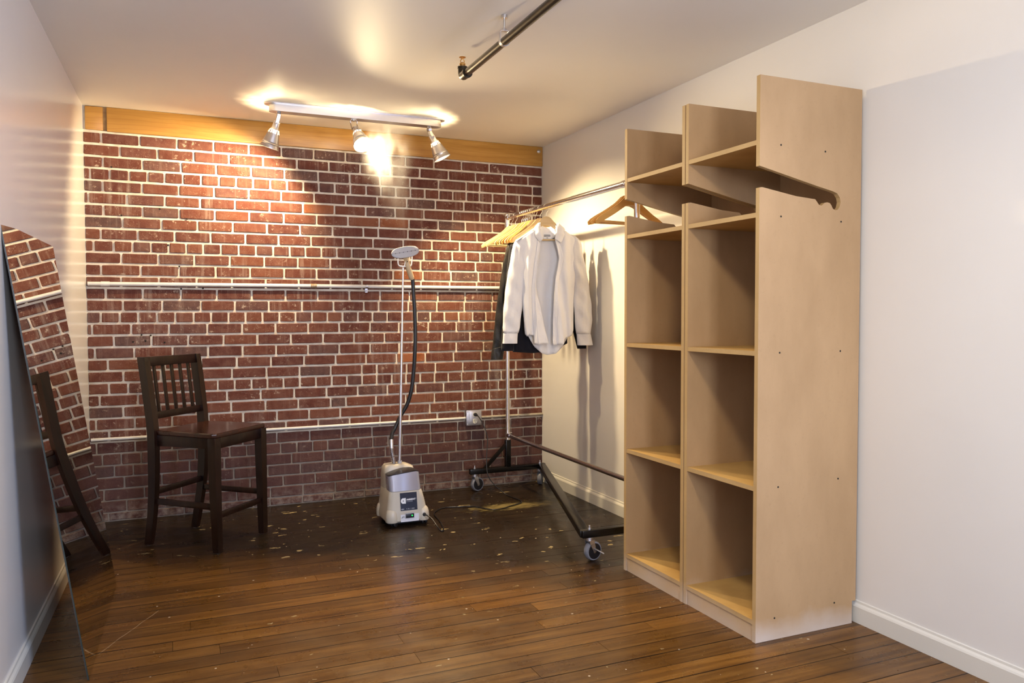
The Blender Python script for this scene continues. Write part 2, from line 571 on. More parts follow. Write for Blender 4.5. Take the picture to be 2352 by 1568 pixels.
    def grid(self, fn, nu, nv, thick=0.0, mi=0):
        vs = [[self.bm.verts.new(fn(i / nu, j / nv)) for i in range(nu + 1)] for j in range(nv + 1)]
        for j in range(nv):
            for i in range(nu):
                self.face([vs[j][i], vs[j][i + 1], vs[j + 1][i + 1], vs[j + 1][i]], mi)
        return self

    def build(self, name, mat, parent=None, smooth=35, loc=None, solid=0.0, sub=0, label=None, recalc=True):
        bm = self.bm
        if recalc:
            bmesh.ops.recalc_face_normals(bm, faces=bm.faces[:])
        if loc is None:
            co = [v.co for v in bm.verts]
            mn = Vector([min(c[i] for c in co) for i in range(3)])
            mx = Vector([max(c[i] for c in co) for i in range(3)])
            loc = (mn + mx) / 2
            if parent is None:
                loc.z = mn.z
        loc = Vector(loc)
        bmesh.ops.translate(bm, verts=bm.verts[:], vec=-loc)
        me = bpy.data.meshes.new(name)
        bm.to_mesh(me)
        bm.free()
        for m in (mat if isinstance(mat, (list, tuple)) else [mat]):
            me.materials.append(m)
        if smooth:
            me.polygons.foreach_set('use_smooth', [True] * len(me.polygons))
            me.set_sharp_from_angle(angle=radians(smooth))
        o = bpy.data.objects.new(name, me)
        COL.objects.link(o)
        o.location = loc
        WORLD[o.name] = Matrix.Translation(loc)
        if parent is not None:
            o.parent = parent
            o.matrix_parent_inverse = WORLD[parent.name].inverted()
        if solid:
            md = o.modifiers.new('thickness', 'SOLIDIFY')
            md.thickness = solid
            md.offset = 0
        if sub:
            md = o.modifiers.new('smooth', 'SUBSURF')
            md.levels = md.render_levels = sub
        if label:
            o['label'] = label
        return o


def tag(o, label=None, cat=None, group=None, kind=None):
    for k, v in (('label', label), ('category', cat), ('group', group), ('kind', kind)):
        if v:
            o[k] = v
    return o


def root(name, loc, label, cat, group=None):
    o = bpy.data.objects.new(name, None)
    o.empty_display_size = 0.05
    COL.objects.link(o)
    o.location = loc
    WORLD[o.name] = Matrix.Translation(loc)
    return tag(o, label, cat, group)


def copy_tree(o, parent=None):
    c = o.copy()
    COL.objects.link(c)
    if parent is not None:
        c.parent = parent
        c.matrix_parent_inverse = o.matrix_parent_inverse
    for ch in o.children:
        copy_tree(ch, c)
    return c


def lerp(a, b, t):
    return a + (b - a) * t


def poly1(pts, t):
    """piecewise linear with smoothing through (t, value) points"""
    if t <= pts[0][0]:
        return pts[0][1]
    for (a, va), (b, vb) in zip(pts, pts[1:]):
        if t <= b:
            return lerp(va, vb, (t - a) / (b - a))
    return pts[-1][1]


def smooth_path(P, k=5):
    P = [Vector(p) for p in P]
    out = []
    for i in range(len(P) - 1):
        p0, p1, p2, p3 = P[max(i - 1, 0)], P[i], P[i + 1], P[min(i + 2, len(P) - 1)]
        for j in range(k):
            t = j / k
            out.append(0.5 * ((2 * p1) + (p2 - p0) * t + (2 * p0 - 5 * p1 + 4 * p2 - p3) * t * t + (3 * p1 - p0 - 3 * p2 + p3) * t ** 3))
    out.append(P[-1])
    return out


def text_mesh(s, size, name, mat, parent, origin, xdir, ydir, thick=0.0006, bold=0.0, align='LEFT'):
    cu = bpy.data.curves.new(name, 'FONT')
    cu.body = s
    cu.size = size
    cu.extrude = thick / 2
    cu.offset = bold
    cu.align_x = align
    cu.resolution_u = 3
    t = bpy.data.objects.new(name + '_tmp', cu)
    COL.objects.link(t)
    dg = bpy.context.evaluated_depsgraph_get()
    me = bpy.data.meshes.new_from_object(t.evaluated_get(dg))
    bpy.data.objects.remove(t)
    bpy.data.curves.remove(cu)
    x, y = Vector(xdir).normalized(), Vector(ydir).normalized()
    z = x.cross(y)
    R = Matrix((x, y, z)).transposed().to_4x4()
    me.transform(R)
    co = [v.co for v in me.vertices]
    mn = Vector([min(c[i] for c in co) for i in range(3)])
    mx = Vector([max(c[i] for c in co) for i in range(3)])
    c = (mn + mx) / 2
    me.transform(Matrix.Translation(-c))
    me.materials.clear()
    me.materials.append(mat)
    o = bpy.data.objects.new(name, me)
    COL.objects.link(o)
    o.location = Vector(origin) + c
    WORLD[o.name] = Matrix.Translation(o.location)
    o.parent = parent
    o.matrix_parent_inverse = WORLD[parent.name].inverted()
    return o


# ================================================================== ROOM SHELL
LX = lambda y: -0.008 + 0.018 * y        # left wall plane


def shell(name, mb, mat, **k):
    return tag(mb.build(name, mat, None, smooth=0, **k), kind='structure')


ceiling = shell('ceiling', MB().box2((-0.4, YB - 0.1, HC), (WR + 0.15, 0.22, HC + 0.12)), MT['ceil'])
mb = MB()
a, b = Vector((LX(0.22), 0.22, 0)), Vector((LX(YB - 0.1), YB - 0.1, 0))
vsb = [mb.bm.verts.new(p) for p in (a, b, b + Vector((-0.12, 0, 0)), a + Vector((-0.12, 0, 0)))]
vst = [mb.bm.verts.new(v.co + Vector((0, 0, HC))) for v in vsb]
mb.face(vsb); mb.face(vst)
for i in range(4):
    mb.face([vsb[i], vsb[(i + 1) % 4], vst[(i + 1) % 4], vst[i]])
shell('wall_left', mb, MT['wall'])
mb = MB()
mb.box2((WR, -5.2, 0), (WR + 0.12, 0.22, HC)).box2((WR, YB - 0.1, 0), (WR + 0.12, -6.2, HC))
mb.box2((WR, -6.2, 0), (WR + 0.12, -5.2, 0.75)).box2((WR, -6.2, 2.15), (WR + 0.12, -5.2, HC))
shell('wall_right', mb, MT['wall'])
mb = MB()
for y in (-6.18, -5.22):
    mb.box2((WR + 0.05, y - 0.02, 0.75), (WR + 0.09, y + 0.02, 2.15))
for z in (0.77, 1.45, 2.13):
    mb.box2((WR + 0.05, -6.2, z - 0.015), (WR + 0.09, -5.2, z + 0.015))
shell('window_2', mb, MT['trim'])
# rear wall behind the camera with its window opening
mb = MB()
x0, x1, z0, z1 = 0.74, 1.42, 0.80, 2.20
mb.box2((-0.24, YB - 0.12, 0), (x0, YB, HC)).box2((x1, YB - 0.12, 0), (WR + 0.12, YB, HC))
mb.box2((x0, YB - 0.12, 0), (x1, YB, z0)).box2((x0, YB - 0.12, z1), (x1, YB, HC))
shell('wall_rear', mb, MT['wall'])
mb = MB()
for x in (x0 + 0.02, (x0 + x1) / 2, x1 - 0.02):
    mb.box2((x - 0.02, YB - 0.09, z0), (x + 0.02, YB - 0.05, z1))
for z in (z0 + 0.02, z1 - 0.02):
    mb.box2((x0, YB - 0.09, z - 0.02), (x1, YB - 0.05, z + 0.02))
shell('window_1', mb, MT['trim'])

# ---- brick wall: mortar bed + individual bricks
wall_back = shell('wall_back', MB().box2((-0.05, 0.0, -0.02), (WR + 0.05, 0.14, HC)), MT['mortar'])
FIRST = {0: [.081, .276, .474, .674, .872, 1.062], 1: [.173, .369, .563, .758, .954, 1.153], 2: [.087, .289, .493, .686, .883, 1.078],
         3: [.022, .12, .219, .315, .405, .503, .602, .701, .797, .894], 4: [.084, .284, .48, .673, .868, 1.057], 5: [.011, .205, .404, .594],
         6: [.085, .285, .48, .674], 7: [.181, .383, .578], 8: [.069, .259, .453, .649], 9: [.032, .133, .23, .327, .419, .514],
         10: [.171, .364, .558, .755], 11: [.068, .27, .473, .675], 12: [.168, .365, .569, .766], 13: [.088, .279, .481, .679],
         14: [.175, .38, .59, .78], 15: [.061, .158, .253, .351, .449], 16: [.017, .215, .414, .623], 17: [.125, .32, .517, .713],
         18: [.028, .228, .431, .626], 19: [.092], 20: [.17], 21: [.096, .193], 22: [.047, .243], 23: [.166], 24: [.026, .225],
         25: [.091], 26: [.026, .224], 27: [.054, .151, .254], 28: [.115, .212, .311], 29: [.165], 30: [.059, .267], 31: [.175, .379], 32: [.08]}


def jz(i):
    if i < 0:
        return 2.2103
    return 2.143 - 0.0672 * i if i <= 13 else 1.2694 - 0.0677 * (i - 13)


bricks = []
for r in range(33):
    zt, zb = jz(r - 1), jz(r)
    if r == 32:
        zb = 0.002
    header = r in (3, 9, 15, 21, 27)
    pitch = 0.0972 if header else 0.1968
    js = [-0.012] + list(FIRST[r])
    while js[-1] < WR:
        step = pitch + RND.gauss(0, 0.0022)
        if not header and RND.random() < 0.03:
            step = 0.0975
        js.append(js[-1] + step)
    js[-1] = WR + 0.004
    if js[-1] - js[-2] < 0.025:
        js.pop(-2)
    for a, b in zip(js, js[1:]):
        if b - a > 0.022:
            bricks.append((a, b, zb, zt, r))


def brick_verts(w, h, seed, depth=0.012):
    """front-chamfered, slightly uneven block centred on its face; returns verts, faces"""
    R = random.Random(seed)
    hw, hh = w / 2 - 0.0058, h / 2 - 0.0063
    n = []
    # outline with clipped corners, eight points
    c = [R.uniform(0.0022, 0.0048) for _ in range(4)]
    out = [(-hw + c[0], -hh), (R.uniform(-.3, .3) * hw, -hh), (hw - c[1], -hh), (hw, -hh + c[1]), (hw, hh - c[2]), (hw - c[2], hh),
           (R.uniform(-.3, .3) * hw, hh), (-hw + c[3], hh), (-hw, hh - c[3]), (-hw, -hh + c[0])]
    out = [(x + R.uniform(-0.0012, 0.0012), z + R.uniform(-0.0013, 0.0013)) for x, z in out]
    K = len(out)
    back = [(x, 0.02, z) for x, z in out]
    rim = [(x, -depth * 0.30, z) for x, z in out]
    face = [(x * (1 - 0.0022 / hw), -depth * 0.58 + R.uniform(-0.0006, 0.0006), z * (1 - 0.0026 / hh)) for x, z in out]
    V = back + rim + face + [(0, -depth * 0.58, 0)]
    F = []
    for i in range(K):
        j = (i + 1) % K
        F.append((i, j, K + j, K + i))
        F.append((K + i, K + j, 2 * K + j, 2 * K + i))
        F.append((2 * K + i, 2 * K + j, 3 * K))
    return V, F


CV = Vector((0.4285, -5.0027, 1.1848))
bricks.sort(key=lambda t: -(t[1] - t[0]) * (t[3] - t[2]) / ((CV - Vector(((t[0] + t[1]) / 2, 0, (t[2] + t[3]) / 2))).length ** 3))
cache = {}
single, rest = bricks[:298], bricks[298:]
for k, (a, b, zb, zt, r) in enumerate(single):
    w, h = b - a, zt - zb
    if r >= 26:
        w, h = w + 0.003, h + 0.0028
    key = (round(w, 3), round(h, 3), k % 3)
    if key not in cache:
        V, F = brick_verts(w, h, k)
        me = bpy.data.meshes.new('brick')
        me.from_pydata(V, [], [tuple(reversed(f)) for f in F])
        me.materials.append(MT['brick'])
        cache[key] = me
    o = bpy.data.objects.new('brick', cache[key])
    COL.objects.link(o)
    o.parent = wall_back
    o.matrix_parent_inverse = WORLD['wall_back'].inverted()
    o.location = ((a + b) / 2, RND.uniform(-0.0012, 0.0015), (zb + zt) / 2)
V, F, tone = [], [], []
for k, (a, b, zb, zt, r) in enumerate(rest):
    g_ = 0.003 if r >= 26 else 0.0
    v, f = brick_verts(b - a + g_, zt - zb + g_, 900 + k)
    n = len(V)
    dy = RND.uniform(-0.0012, 0.0015)
    V += [((a + b) / 2 + x, y + dy, (zb + zt) / 2 + z) for x, y, z in v]
    F += [tuple(n + i for i in reversed(q)) for q in f]
    tone += [RND.random()] * len(f)
me = bpy.data.meshes.new('brickwork')
me.from_pydata(V, [], F)
at = me.attributes.new('tone', 'FLOAT', 'FACE')
at.data.foreach_set('value', tone)
me.materials.append(MT['brick'])
o = bpy.data.objects.new('brickwork', me)
COL.objects.link(o)
o.parent = wall_back
o.matrix_parent_inverse = WORLD['wall_back'].inverted()
o['kind'] = 'stuff'

for x, z in ((.130, 2.018), (.176, 1.748), (.522, 1.744), (.376, 1.795), (.268, 1.067), (.316, 1.064), (.288, 1.032), (.224, 1.028), (.389, 1.022), (.483, 1.335), (.602, 1.339), (.475, 1.465), (.417, 1.588)):
    MB().lathe([(0.0052, 0.0), (0.0052, 0.003), (0.0045, 0.0032)], (x, -0.0055, z), (0, -1, 0), 9).build('anchor_hole', MT['hole'], wall_back)

# ---- floor: dark sub-floor with individual boards
floor = shell('floor', MB().box2((-0.24, YB - 0.1, -0.06), (WR + 0.12, 0.2, -0.014)), MT['gap'])
PW = 0.0885
ys = 0.0045
row = 0
while ys - row * PW > -3.75:
    y1 = ys - row * PW
    y0 = y1 - PW
    x = LX(y0) - 0.01 if row else -0.02
    x -= 0.0
    end = WR + 0.004
    cuts = [x]
    c = x + RND.uniform(0.3, 2.2)
    while c < end - 0.25:
        cuts.append(c)
        c += RND.uniform(0.8, 2.3)
    cuts.append(end)
    for a, b in zip(cuts, cuts[1:]):
        g = RND.choice((0.0006, 0.0008, 0.0008, 0.0016))
        if row == 26:
            g = 0.0022
        mb = MB().box2((a + 0.0006, y0 + g, -0.0142), (b - 0.0006, min(y1 - 0.0004, 0.0), RND.uniform(-0.0006, 0.0003)), 0.0)
        o = mb.build('floor_plank', MT['floor'], floor, smooth=0)
    row += 1
mb = MB()
tones = []
while ys - row * PW > YB - 0.05:
    y1 = ys - row * PW
    x = -0.2
    c = RND.uniform(0.5, 2.2)
    for a, b in ((x, c), (c, WR + 0.004)):
        mb.box2((a + 0.0006, y1 - PW + 0.0008, -0.0142), (b - 0.0006, y1 - 0.0004, 0.0))
        tones += [RND.random()] * 6
    row += 1
o = mb.build('floor_planking', MT['floor'], floor, smooth=0, recalc=False)
o['kind'] = 'stuff'
at = o.data.attributes.new('tone', 'FLOAT', 'FACE')
at.data.foreach_set('value', tones)

# ---- timber beam over the bricks
BZ = 2.2146
beam = root('timber_beam', (1.41, -0.02, BZ), 'long honey-coloured pine beam with knots above the brick wall', 'beam')
MB().box2((0.112, -0.021, BZ), (WR - 0.002, 0.0, HC - 0.001), 0.003).build('beam_board', MT['pine'], beam)
MB().box2((0.004, -0.019, BZ + 0.004), (0.092, 0.0, HC - 0.003), 0.002).build('end_block', MT['pine'], beam)
MB().box2((0.091, -0.014, BZ + 0.004), (0.113, 0.0, HC - 0.002)).build('joint_filler', mottled('stained_filler', (0.16, 0.085, 0.03), (0.24, 0.15, 0.06), 0.7, 40), beam)
MB().lathe([(0.0125, 0), (0.0125, 0.004), (0.008, 0.007), (0.008, 0.011), (0.004, 0.012)], (2.797, -0.021, 2.315), (0, -1, 0), 14).build('bolt', MT['steel'], beam)

# ---- baseboards


def skirting(name, pts, nrm, mat):
    prof = [(0, 0), (0.015, 0), (0.015, 0.062), (0.012, 0.068), (0.006, 0.074), (0.005, 0.082), (0, 0.084)]
    m = MB()
    m.loft([[Vector((p[0] + nrm[0] * d, p[1] + nrm[1] * d, z)) for d, z in prof] for p in pts])
    return shell(name, m, mat)


skirting('baseboard_right', [(WR, 0.0), (WR, YB)], (-1, 0), MT['trim'])
skirting('baseboard_left', [(LX(0), 0.0), (LX(YB), YB)], (1, 0), MT['trim'])

# ---- conduits on the brick wall


def clip_strap(parent, x, z, r, y):
    m = MB()
    pts = [(x, y + 0.5 * r + 0.004, z - r - 0.026), (x, y - 0.0015 + r, z - r - 0.004)]
    path = [Vector((0, y + r * cos(t) * 1.12 * -1, z + r * 1.12 * sin(t))) for t in [radians(a) for a in range(-90, 91, 20)]]
    rings = []
    for p in [Vector((0, y + r, z - r * 1.12 - 0.026)), Vector((0, y + r, z - r * 1.12))] + path:
        rings.append([Vector((x - 0.008, p.y, p.z)), Vector((x + 0.008, p.y, p.z)), Vector((x + 0.008, p.y - 0.0018, p.z + 0.0005)), Vector((x - 0.008, p.y - 0.0018, p.z + 0.0005))])
    m.loft(rings)
    s = m.build('strap', MT['zinc'], parent)
    MB().lathe([(0.007, 0), (0.006, 0.003), (0.003, 0.005)], (x, y + r - 0.002, z - r * 1.12 - 0.016), (0, -1, 0), 10).build('screw', MT['zinc'], s)


cy = -0.0215
cu_ = root('wall_conduit', (1.41, cy, 1.3585), 'thick pale painted conduit running the full brick wall at mid height', 'pipe')
MB().cyl((0.0, cy, 1.3585), (1.235, cy, 1.3610), 0.0115, 14).build('pipe', MT['conduit'], cu_)
MB().cyl((1.255, cy, 1.3610), (WR, cy, 1.3615), 0.0115, 14).build('pipe', MT['conduit'], cu_)
MB().cyl((0.066, cy, 1.3585), (0.110, cy, 1.3588), 0.0138, 14).build('coupling', MT['conduit'], cu_)
MB().cyl((1.225, cy, 1.3610), (1.262, cy, 1.3610), 0.0132, 14).build('coupling', mottled('rusty_coupling', (0.20, 0.13, 0.06), (0.5, 0.4, 0.28), 0.5, 60), cu_)
clip_strap(cu_, 1.577, 1.3612, 0.0115, cy)
cy2 = -0.014
cl_ = root('thin_conduit', (1.1, cy2, 0.4765), 'thin pale conduit low on the brick wall feeding the outlet box', 'pipe')
MB().cyl((0.0, cy2, 0.4765), (2.246, cy2, 0.4775), 0.0088, 12).build('pipe', MT['conduit'], cl_)
MB().cyl((2.354, cy2, 0.4775), (WR, cy2, 0.476), 0.0088, 12).build('pipe', mottled('dull_conduit', (0.30, 0.25, 0.18), (0.46, 0.40, 0.31), 0.5, 20), cl_)

# ---- outlet box
ob = root('outlet_box', (2.30, -0.02, 0.428), 'square grey metal outlet box with ivory receptacle on the brick wall', 'outlet')
MB().box2((2.247, -0.040, 0.430), (2.353, 0.0, 0.531), 0.006).build('box', MT['zinc'], ob)
pl_ = MB().box2((2.246, -0.0435, 0.429), (2.354, -0.040, 0.532), 0.001).build('cover_plate', MT['zinc'], ob)
MB().box2((2.268, -0.0465, 0.436), (2.352, -0.0432, 0.525), 0.0015).build('raised_cover', MT['zinc'], ob)
for z in (0.502, 0.459):
    m = MB()
    pts = [(0.0165 * max(-0.82, min(0.82, cos(t))) / 0.9, 0.0165 * sin(t)) for t in [2 * pi * k / 20 for k in range(20)]]
    m.prism(pts, 0.003, lambda u, v, w, z=z: Vector((2.305 + u, -0.0465 - w, z + v)))
    rc = m.build('receptacle', MT['ivory'], ob)
    m = MB()
    for x in (-0.0062, 0.0062):
        m.box2((2.305 + x - 0.0012, -0.0499, z + 0.001), (2.305 + x + 0.0012, -0.0494, z + 0.009))
    m.cyl((2.305, -0.0494, z - 0.0075), (2.305, -0.0499, z - 0.0075), 0.0024, 8)
    m.build('slots', MT['hole'], rc)
for x, z in ((2.253, 0.437), (2.347, 0.437), (2.253, 0.524), (2.347, 0.524)):
    MB().lathe([(0.0042, 0), (0.0038, 0.002), (0.001, 0.0026)], (x, -0.0435, z), (0, -1, 0), 10).build('screw', MT['steel'], ob)

# ================================================================== CEILING PIPE WITH SPRINKLER
PX, PZ = 1.64, 2.25
sp = root('sprinkler_pipe', (PX, -3.2, PZ), 'black iron sprinkler pipe hanging under the white ceiling', 'pipe')
MB().cyl((PX, -1.665, PZ - 0.004), (PX - 0.02, -5.6, PZ + 0.002), 0.0168, 18).build('pipe', MT['ironpipe'], sp)
elb = MB()
elb.tube(smooth_path([(PX, -1.72, PZ - 0.004), (PX, -1.68, PZ - 0.004), (PX, -1.665, PZ + 0.004), (PX, -1.662, PZ + 0.024), (PX, -1.662, PZ + 0.034)], 4), 0.0205, 16)
elb.cyl((PX, -1.718, PZ - 0.004), (PX, -1.728, PZ - 0.004), 0.0235, 16)
elb.cyl((PX, -1.662, PZ + 0.030), (PX, -1.662, PZ + 0.038), 0.0225, 16)
elb.build('elbow', MT['ironpipe'], sp)
hd = MB()
hz = PZ + 0.038
hd.lathe([(0.011, 0), (0.011, 0.008), (0.014, 0.009), (0.014, 0.014), (0.008, 0.016), (0.006, 0.02)], (PX, -1.662, hz), (0, 0, 1), 12)
for s in (-1, 1):
    hd.tube([(PX + s * 0.007, -1.662, hz + 0.014), (PX + s * 0.009, -1.662, hz + 0.026), (PX + s * 0.001, -1.662, hz + 0.040)], 0.0022, 8)
hd.lathe([(0.003, 0.034), (0.003, 0.040), (0.015, 0.0415), (0.015, 0.043), (0.002, 0.044)], (PX, -1.662, hz), (0, 0, 1), 14)
hd.build('sprinkler_head', MT['brass'], sp)
HY = -2.143
hg = MB()
hg.cyl((PX, HY, HC - 0.012), (PX, HY, HC), 0.0125, 14)
hg.cyl((PX, HY, 2.288), (PX, HY, HC - 0.01), 0.0045, 10)
hg.cyl((PX, HY, 2.289), (PX, HY, 2.300), 0.0075, 6)
hgo = hg.build('hanger_rod', MT['steel'], sp)
rings = []
for p in [(0.0, 2.288), (0.014, 2.287), (0.018, 2.282)] + [(0.0195 * cos(t), PZ + 0.0195 * sin(t)) for t in [radians(a) for a in range(20, -201, -20)]] + [(-0.018, 2.282), (-0.014, 2.287), (0.0, 2.288)]:
    x, z = p
    d = Vector((x, 0, z - (PZ + 0.005))).normalized() * 0.0016
    rings.append([Vector((PX + x, HY - 0.009, z)), Vector((PX + x, HY + 0.009, z)), Vector((PX + x, HY + 0.009, z)) + d, Vector((PX + x, HY - 0.009, z)) + d])
MB().loft(rings).build('hanger_loop', MT['zinc'], sp)

# ================================================================== TRACK LIGHT
FY = -0.462
tl = root('track_light', (1.43, FY, HC - 0.001), 'satin aluminium ceiling spotlight bar with three cone heads above the bricks', 'light')


def stadium(x0, x1, w, n=10):
    r = w / 2
    p = [(x1 - r + r * cos(t), r * sin(t)) for t in [radians(-90 + 180 * k / n) for k in range(n + 1)]]
    p += [(x0 + r + r * cos(t), r * sin(t)) for t in [radians(90 + 180 * k / n) for k in range(n + 1)]]
    return p


MB().prism(stadium(0.915, 1.958, 0.092), 0.006, lambda u, v, w: Vector((u, FY + v, HC - 0.0005 - w))).build('mounting_plate', MT['alu'], tl)
MB().prism(stadium(0.940, 1.935, 0.066), 0.040, lambda u, v, w: Vector((u, FY + v, HC - 0.006 - w))).build('channel', MT['alu'], tl)


def lamp_head(px, direction, spin, aim, power, size_deg, blend):
    d = Vector(direction).normalized()
    base = Vector((px, FY, HC - 0.046))
    neck = base + Vector((d.x * 0.03, d.y * 0.03, -0.052))
    h = MB()
    prof = [(0.0165, 0.0), (0.0185, 0.002), (0.0195, 0.034), (0.0260, 0.046)]
    h.lathe(prof, neck, d, 28, cap1=False)
    # slotted band: ribs with open gaps between
    ref = Vector((0, 0, 1)) if abs(d.z) < 0.9 else Vector((1, 0, 0))
    s = d.cross(ref).normalized()
    b = d.cross(s)
    nrib = 14
    for k in range(nrib):
        vs_ = []
        for rr, hh in ((0.0260, 0.046), (0.0325, 0.066)):
            for da in (-0.075, 0.075):
                t = 2 * pi * k / nrib + da
                vs_.append(h.bm.verts.new(neck + d * hh + (s * cos(t) + b * sin(t)) * rr))
        h.face([vs_[0], vs_[1], vs_[3], vs_[2]])
    h.lathe([(0.0325, 0.066), (0.0450, 0.116), (0.0470, 0.117), (0.0455, 0.121), (0.0490, 0.126), (0.0475, 0.131), (0.0525, 0.144), (0.0535, 0.150), (0.0505, 0.148),
             (0.0430, 0.116), (0.0305, 0.070)], neck, d, 32, cap0=False, cap1=False)
    ho = h.build('lamp_head', MT['alu'], tl, smooth=30)
    # halogen reflector lamp inside the cone: glowing face
    MB().lathe([(0.001, 0.127), (0.02, 0.1275), (0.038, 0.126), (0.041, 0.123), (0.036, 0.112)], neck, d, 24, cap1=False).build('bulb', MT['bulb'], ho)
    # glow of the lamp seen through the slots
    MB().lathe([(0.001, 0.040), (0.009, 0.042), (0.010, 0.058), (0.006, 0.066), (0.001, 0.067)], neck, d, 16).build('bulb_neck', MT['slot'], ho)
    # yoke
    y = MB()
    for sg in (-1, 1):
        off = Vector((0, sg * 0.0195, 0)) if spin else Vector((sg * 0.0195, 0, 0))
        pth = smooth_path([base + off * 0.5, base + off + Vector((0, 0, -0.012)), base + off * 0.9 + Vector((d.x * 0.01, 0, -0.03)), neck + off * 1.05 + d * 0.012], 4)
        for p, q in zip(pth, pth[1:]):
            y.bar(p, q, 0.002, 0.016, upv=(1, 0, 0.01) if spin else (0, 1, 0.01))
    y.cyl(base + Vector((0, 0, 0.002)), base + Vector((0, 0, -0.010)), 0.012, 12)
    kn = neck + (Vector((0, -1, 0)) if spin else Vector((1, 0, 0))) * 0.021 + d * 0.012
    y.cyl(kn, kn + (Vector((0, -1, 0)) if spin else Vector((1, 0, 0))) * 0.010, 0.0055, 10)
    y.build('yoke', MT['steel'], ho)
    # the lamp's own light
    sl = bpy.data.lights.new('spot_lamp', 'SPOT')
    sl.energy = power
    sl.color = SPOT_COL
    sl.spot_size = radians(size_deg)
    sl.spot_blend = blend
    sl.shadow_soft_size = 0.022
    so = bpy.data.objects.new('spot_lamp', sl)
    COL.objects.link(so)
    p = neck + d * 0.152
    so.location = p
    so.rotation_euler = (Vector(aim) - p).to_track_quat('-Z', 'Y').to_euler()
    # light that escapes upward through the slots
    pl2 = bpy.data.lights.new('slot_lamp', 'POINT')
    pl2.energy = SLOT_POWER
    pl2.color = SPOT_COL
    pl2.shadow_soft_size = 0.008
    po = bpy.data.objects.new('slot_lamp', pl2)
    COL.objects.link(po)
    po.location = neck + d * 0.088
    return ho


MT['slot'] = emit('lamp_glow_in_slots', (1.0, 0.86, 0.62), 14.0)
SLOT_POWER = 6.5
lamp_head(0.992, (-0.27, 0.20, -0.93), True, (0.62, 0.0, 1.72), 50, 138, 0.5)
lamp_head(1.408, (0.14, -0.60, -0.72), False, (2.0, -2.5, 0.80), 64, 118, 0.6)
lamp_head(1.861, (0.42, -0.12, -0.90), True, (2.60, -0.75, 0.75), 85, 128, 0.6)

# ================================================================== SHELVING UNITS
SX0, SX1, PT = 2.333, 2.815, 0.0185
HT = 2.020
SLOT = [(2.327, 1.703), (2.60, 1.648), (2.675, 1.634), (2.697, 1.627), (2.710, 1.612), (2.714, 1.596), (2.709, 1.578), (2.699, 1.567), (2.688, 1.565), (2.676, 1.570),
        (2.668, 1.583), (2.660, 1.590), (2.648, 1.592), (2.636, 1.590), (2.628, 1.583), (2.620, 1.578), (2.608, 1.581), (2.600, 1.590), (2.590, 1.600), (2.50, 1.606), (2.345, 1.629), (2.333, 1.627)]


def side_panel(parent, ya, yb, left):
    out = [(SX0, 0.0), (SX1 - 0.018, 0.0), (SX1 - 0.018, 0.086), (SX1, 0.086), (SX1, HT), (SX0, HT)]
    inner = [(max(x, SX0), z) for x, z in SLOT]
    poly = out + inner
    # outline: bottom front, bottom back (notched round the skirting), top back, top front, slot
    m = MB()
    m.prism(poly, yb - ya, lambda u, v, w: Vector((u, ya + w, v)))
    o = m.build('side_panel', [MT['mdf'], MT['mdf_edge']], parent, smooth=0)
    for p in o.data.polygons:
        if abs(p.normal.y) < 0.5:
            p.material_index = 1
    return o


def hole_at(parent, x, y, z):
    MB().lathe([(0.0035, 0.0), (0.0035, 0.0006)], (x, y, z), (0, -1, 0), 10).build('screw_hole', MT['hole'], parent)


def shelf_unit(ya, yb, label, holes):
    t = root('shelf_unit', (2.57, (ya + yb) / 2, 0), label, 'shelf', 'raw fibreboard shelving units')
    near = side_panel(t, ya, ya + PT, True)
    side_panel(t, yb - PT, yb, False)
    for i, z in enumerate((1.796, 1.541)):
        o = MB().box2((SX0 + 0.001, ya + PT, z - 0.017), (SX1 - 0.012, yb - PT, z), 0.0).build('shelf_board', [MT['shelfwood'], MT['mdf_edge']], t, smooth=0)
        o.data.polygons[5].material_index = 1
        for p in o.data.polygons:
            p.material_index = 1 if p.normal.x < -0.5 else 0
    for z in (1.050, 0.564, 0.079):
        o = MB().box2((SX0 + 0.001, ya + PT, z - 0.017), (SX1 - 0.012, yb - PT, z), 0.0).build('shelf_board', [MT['shelfwood'], MT['mdf_edge']], t, smooth=0)
        for p in o.data.polygons:
            p.material_index = 1 if p.normal.x < -0.5 else 0
    MB().box2((SX0 + 0.004, ya + PT, 0.0), (SX0 + 0.022, yb - PT, 0.062)).build('toe_board', MT['shelfkick'], t, smooth=0)
    MB().box2((SX1 - 0.012, ya + PT, 0.086), (SX1 - 0.002, yb - PT, 1.80)).build('back_panel', MT['mdf'], t, smooth=0)
    if holes:
        for x, z in ((2.428, 1.783), (2.636, 1.776), (2.431, 1.53), (2.717, 1.524), (2.431, 1.043), (2.721, 1.043), (2.43, 0.557), (2.718, 0.563), (2.419, 0.079), (2.707, 0.092)):
            hole_at(near, x, ya, z)
    return t


MT['shelfkick'] = m_mdf('scuffed_kick_board', (0.50, 0.31, 0.13), (0.62, 0.43, 0.22), True)
shelf_unit(-2.805, -2.372, 'raw fibreboard shelving unit nearest the camera, its broad side panel in view', True)
shelf_unit(-2.366, -1.911, 'raw fibreboard shelving unit nearer the brick wall, beside the clothes rack', False)

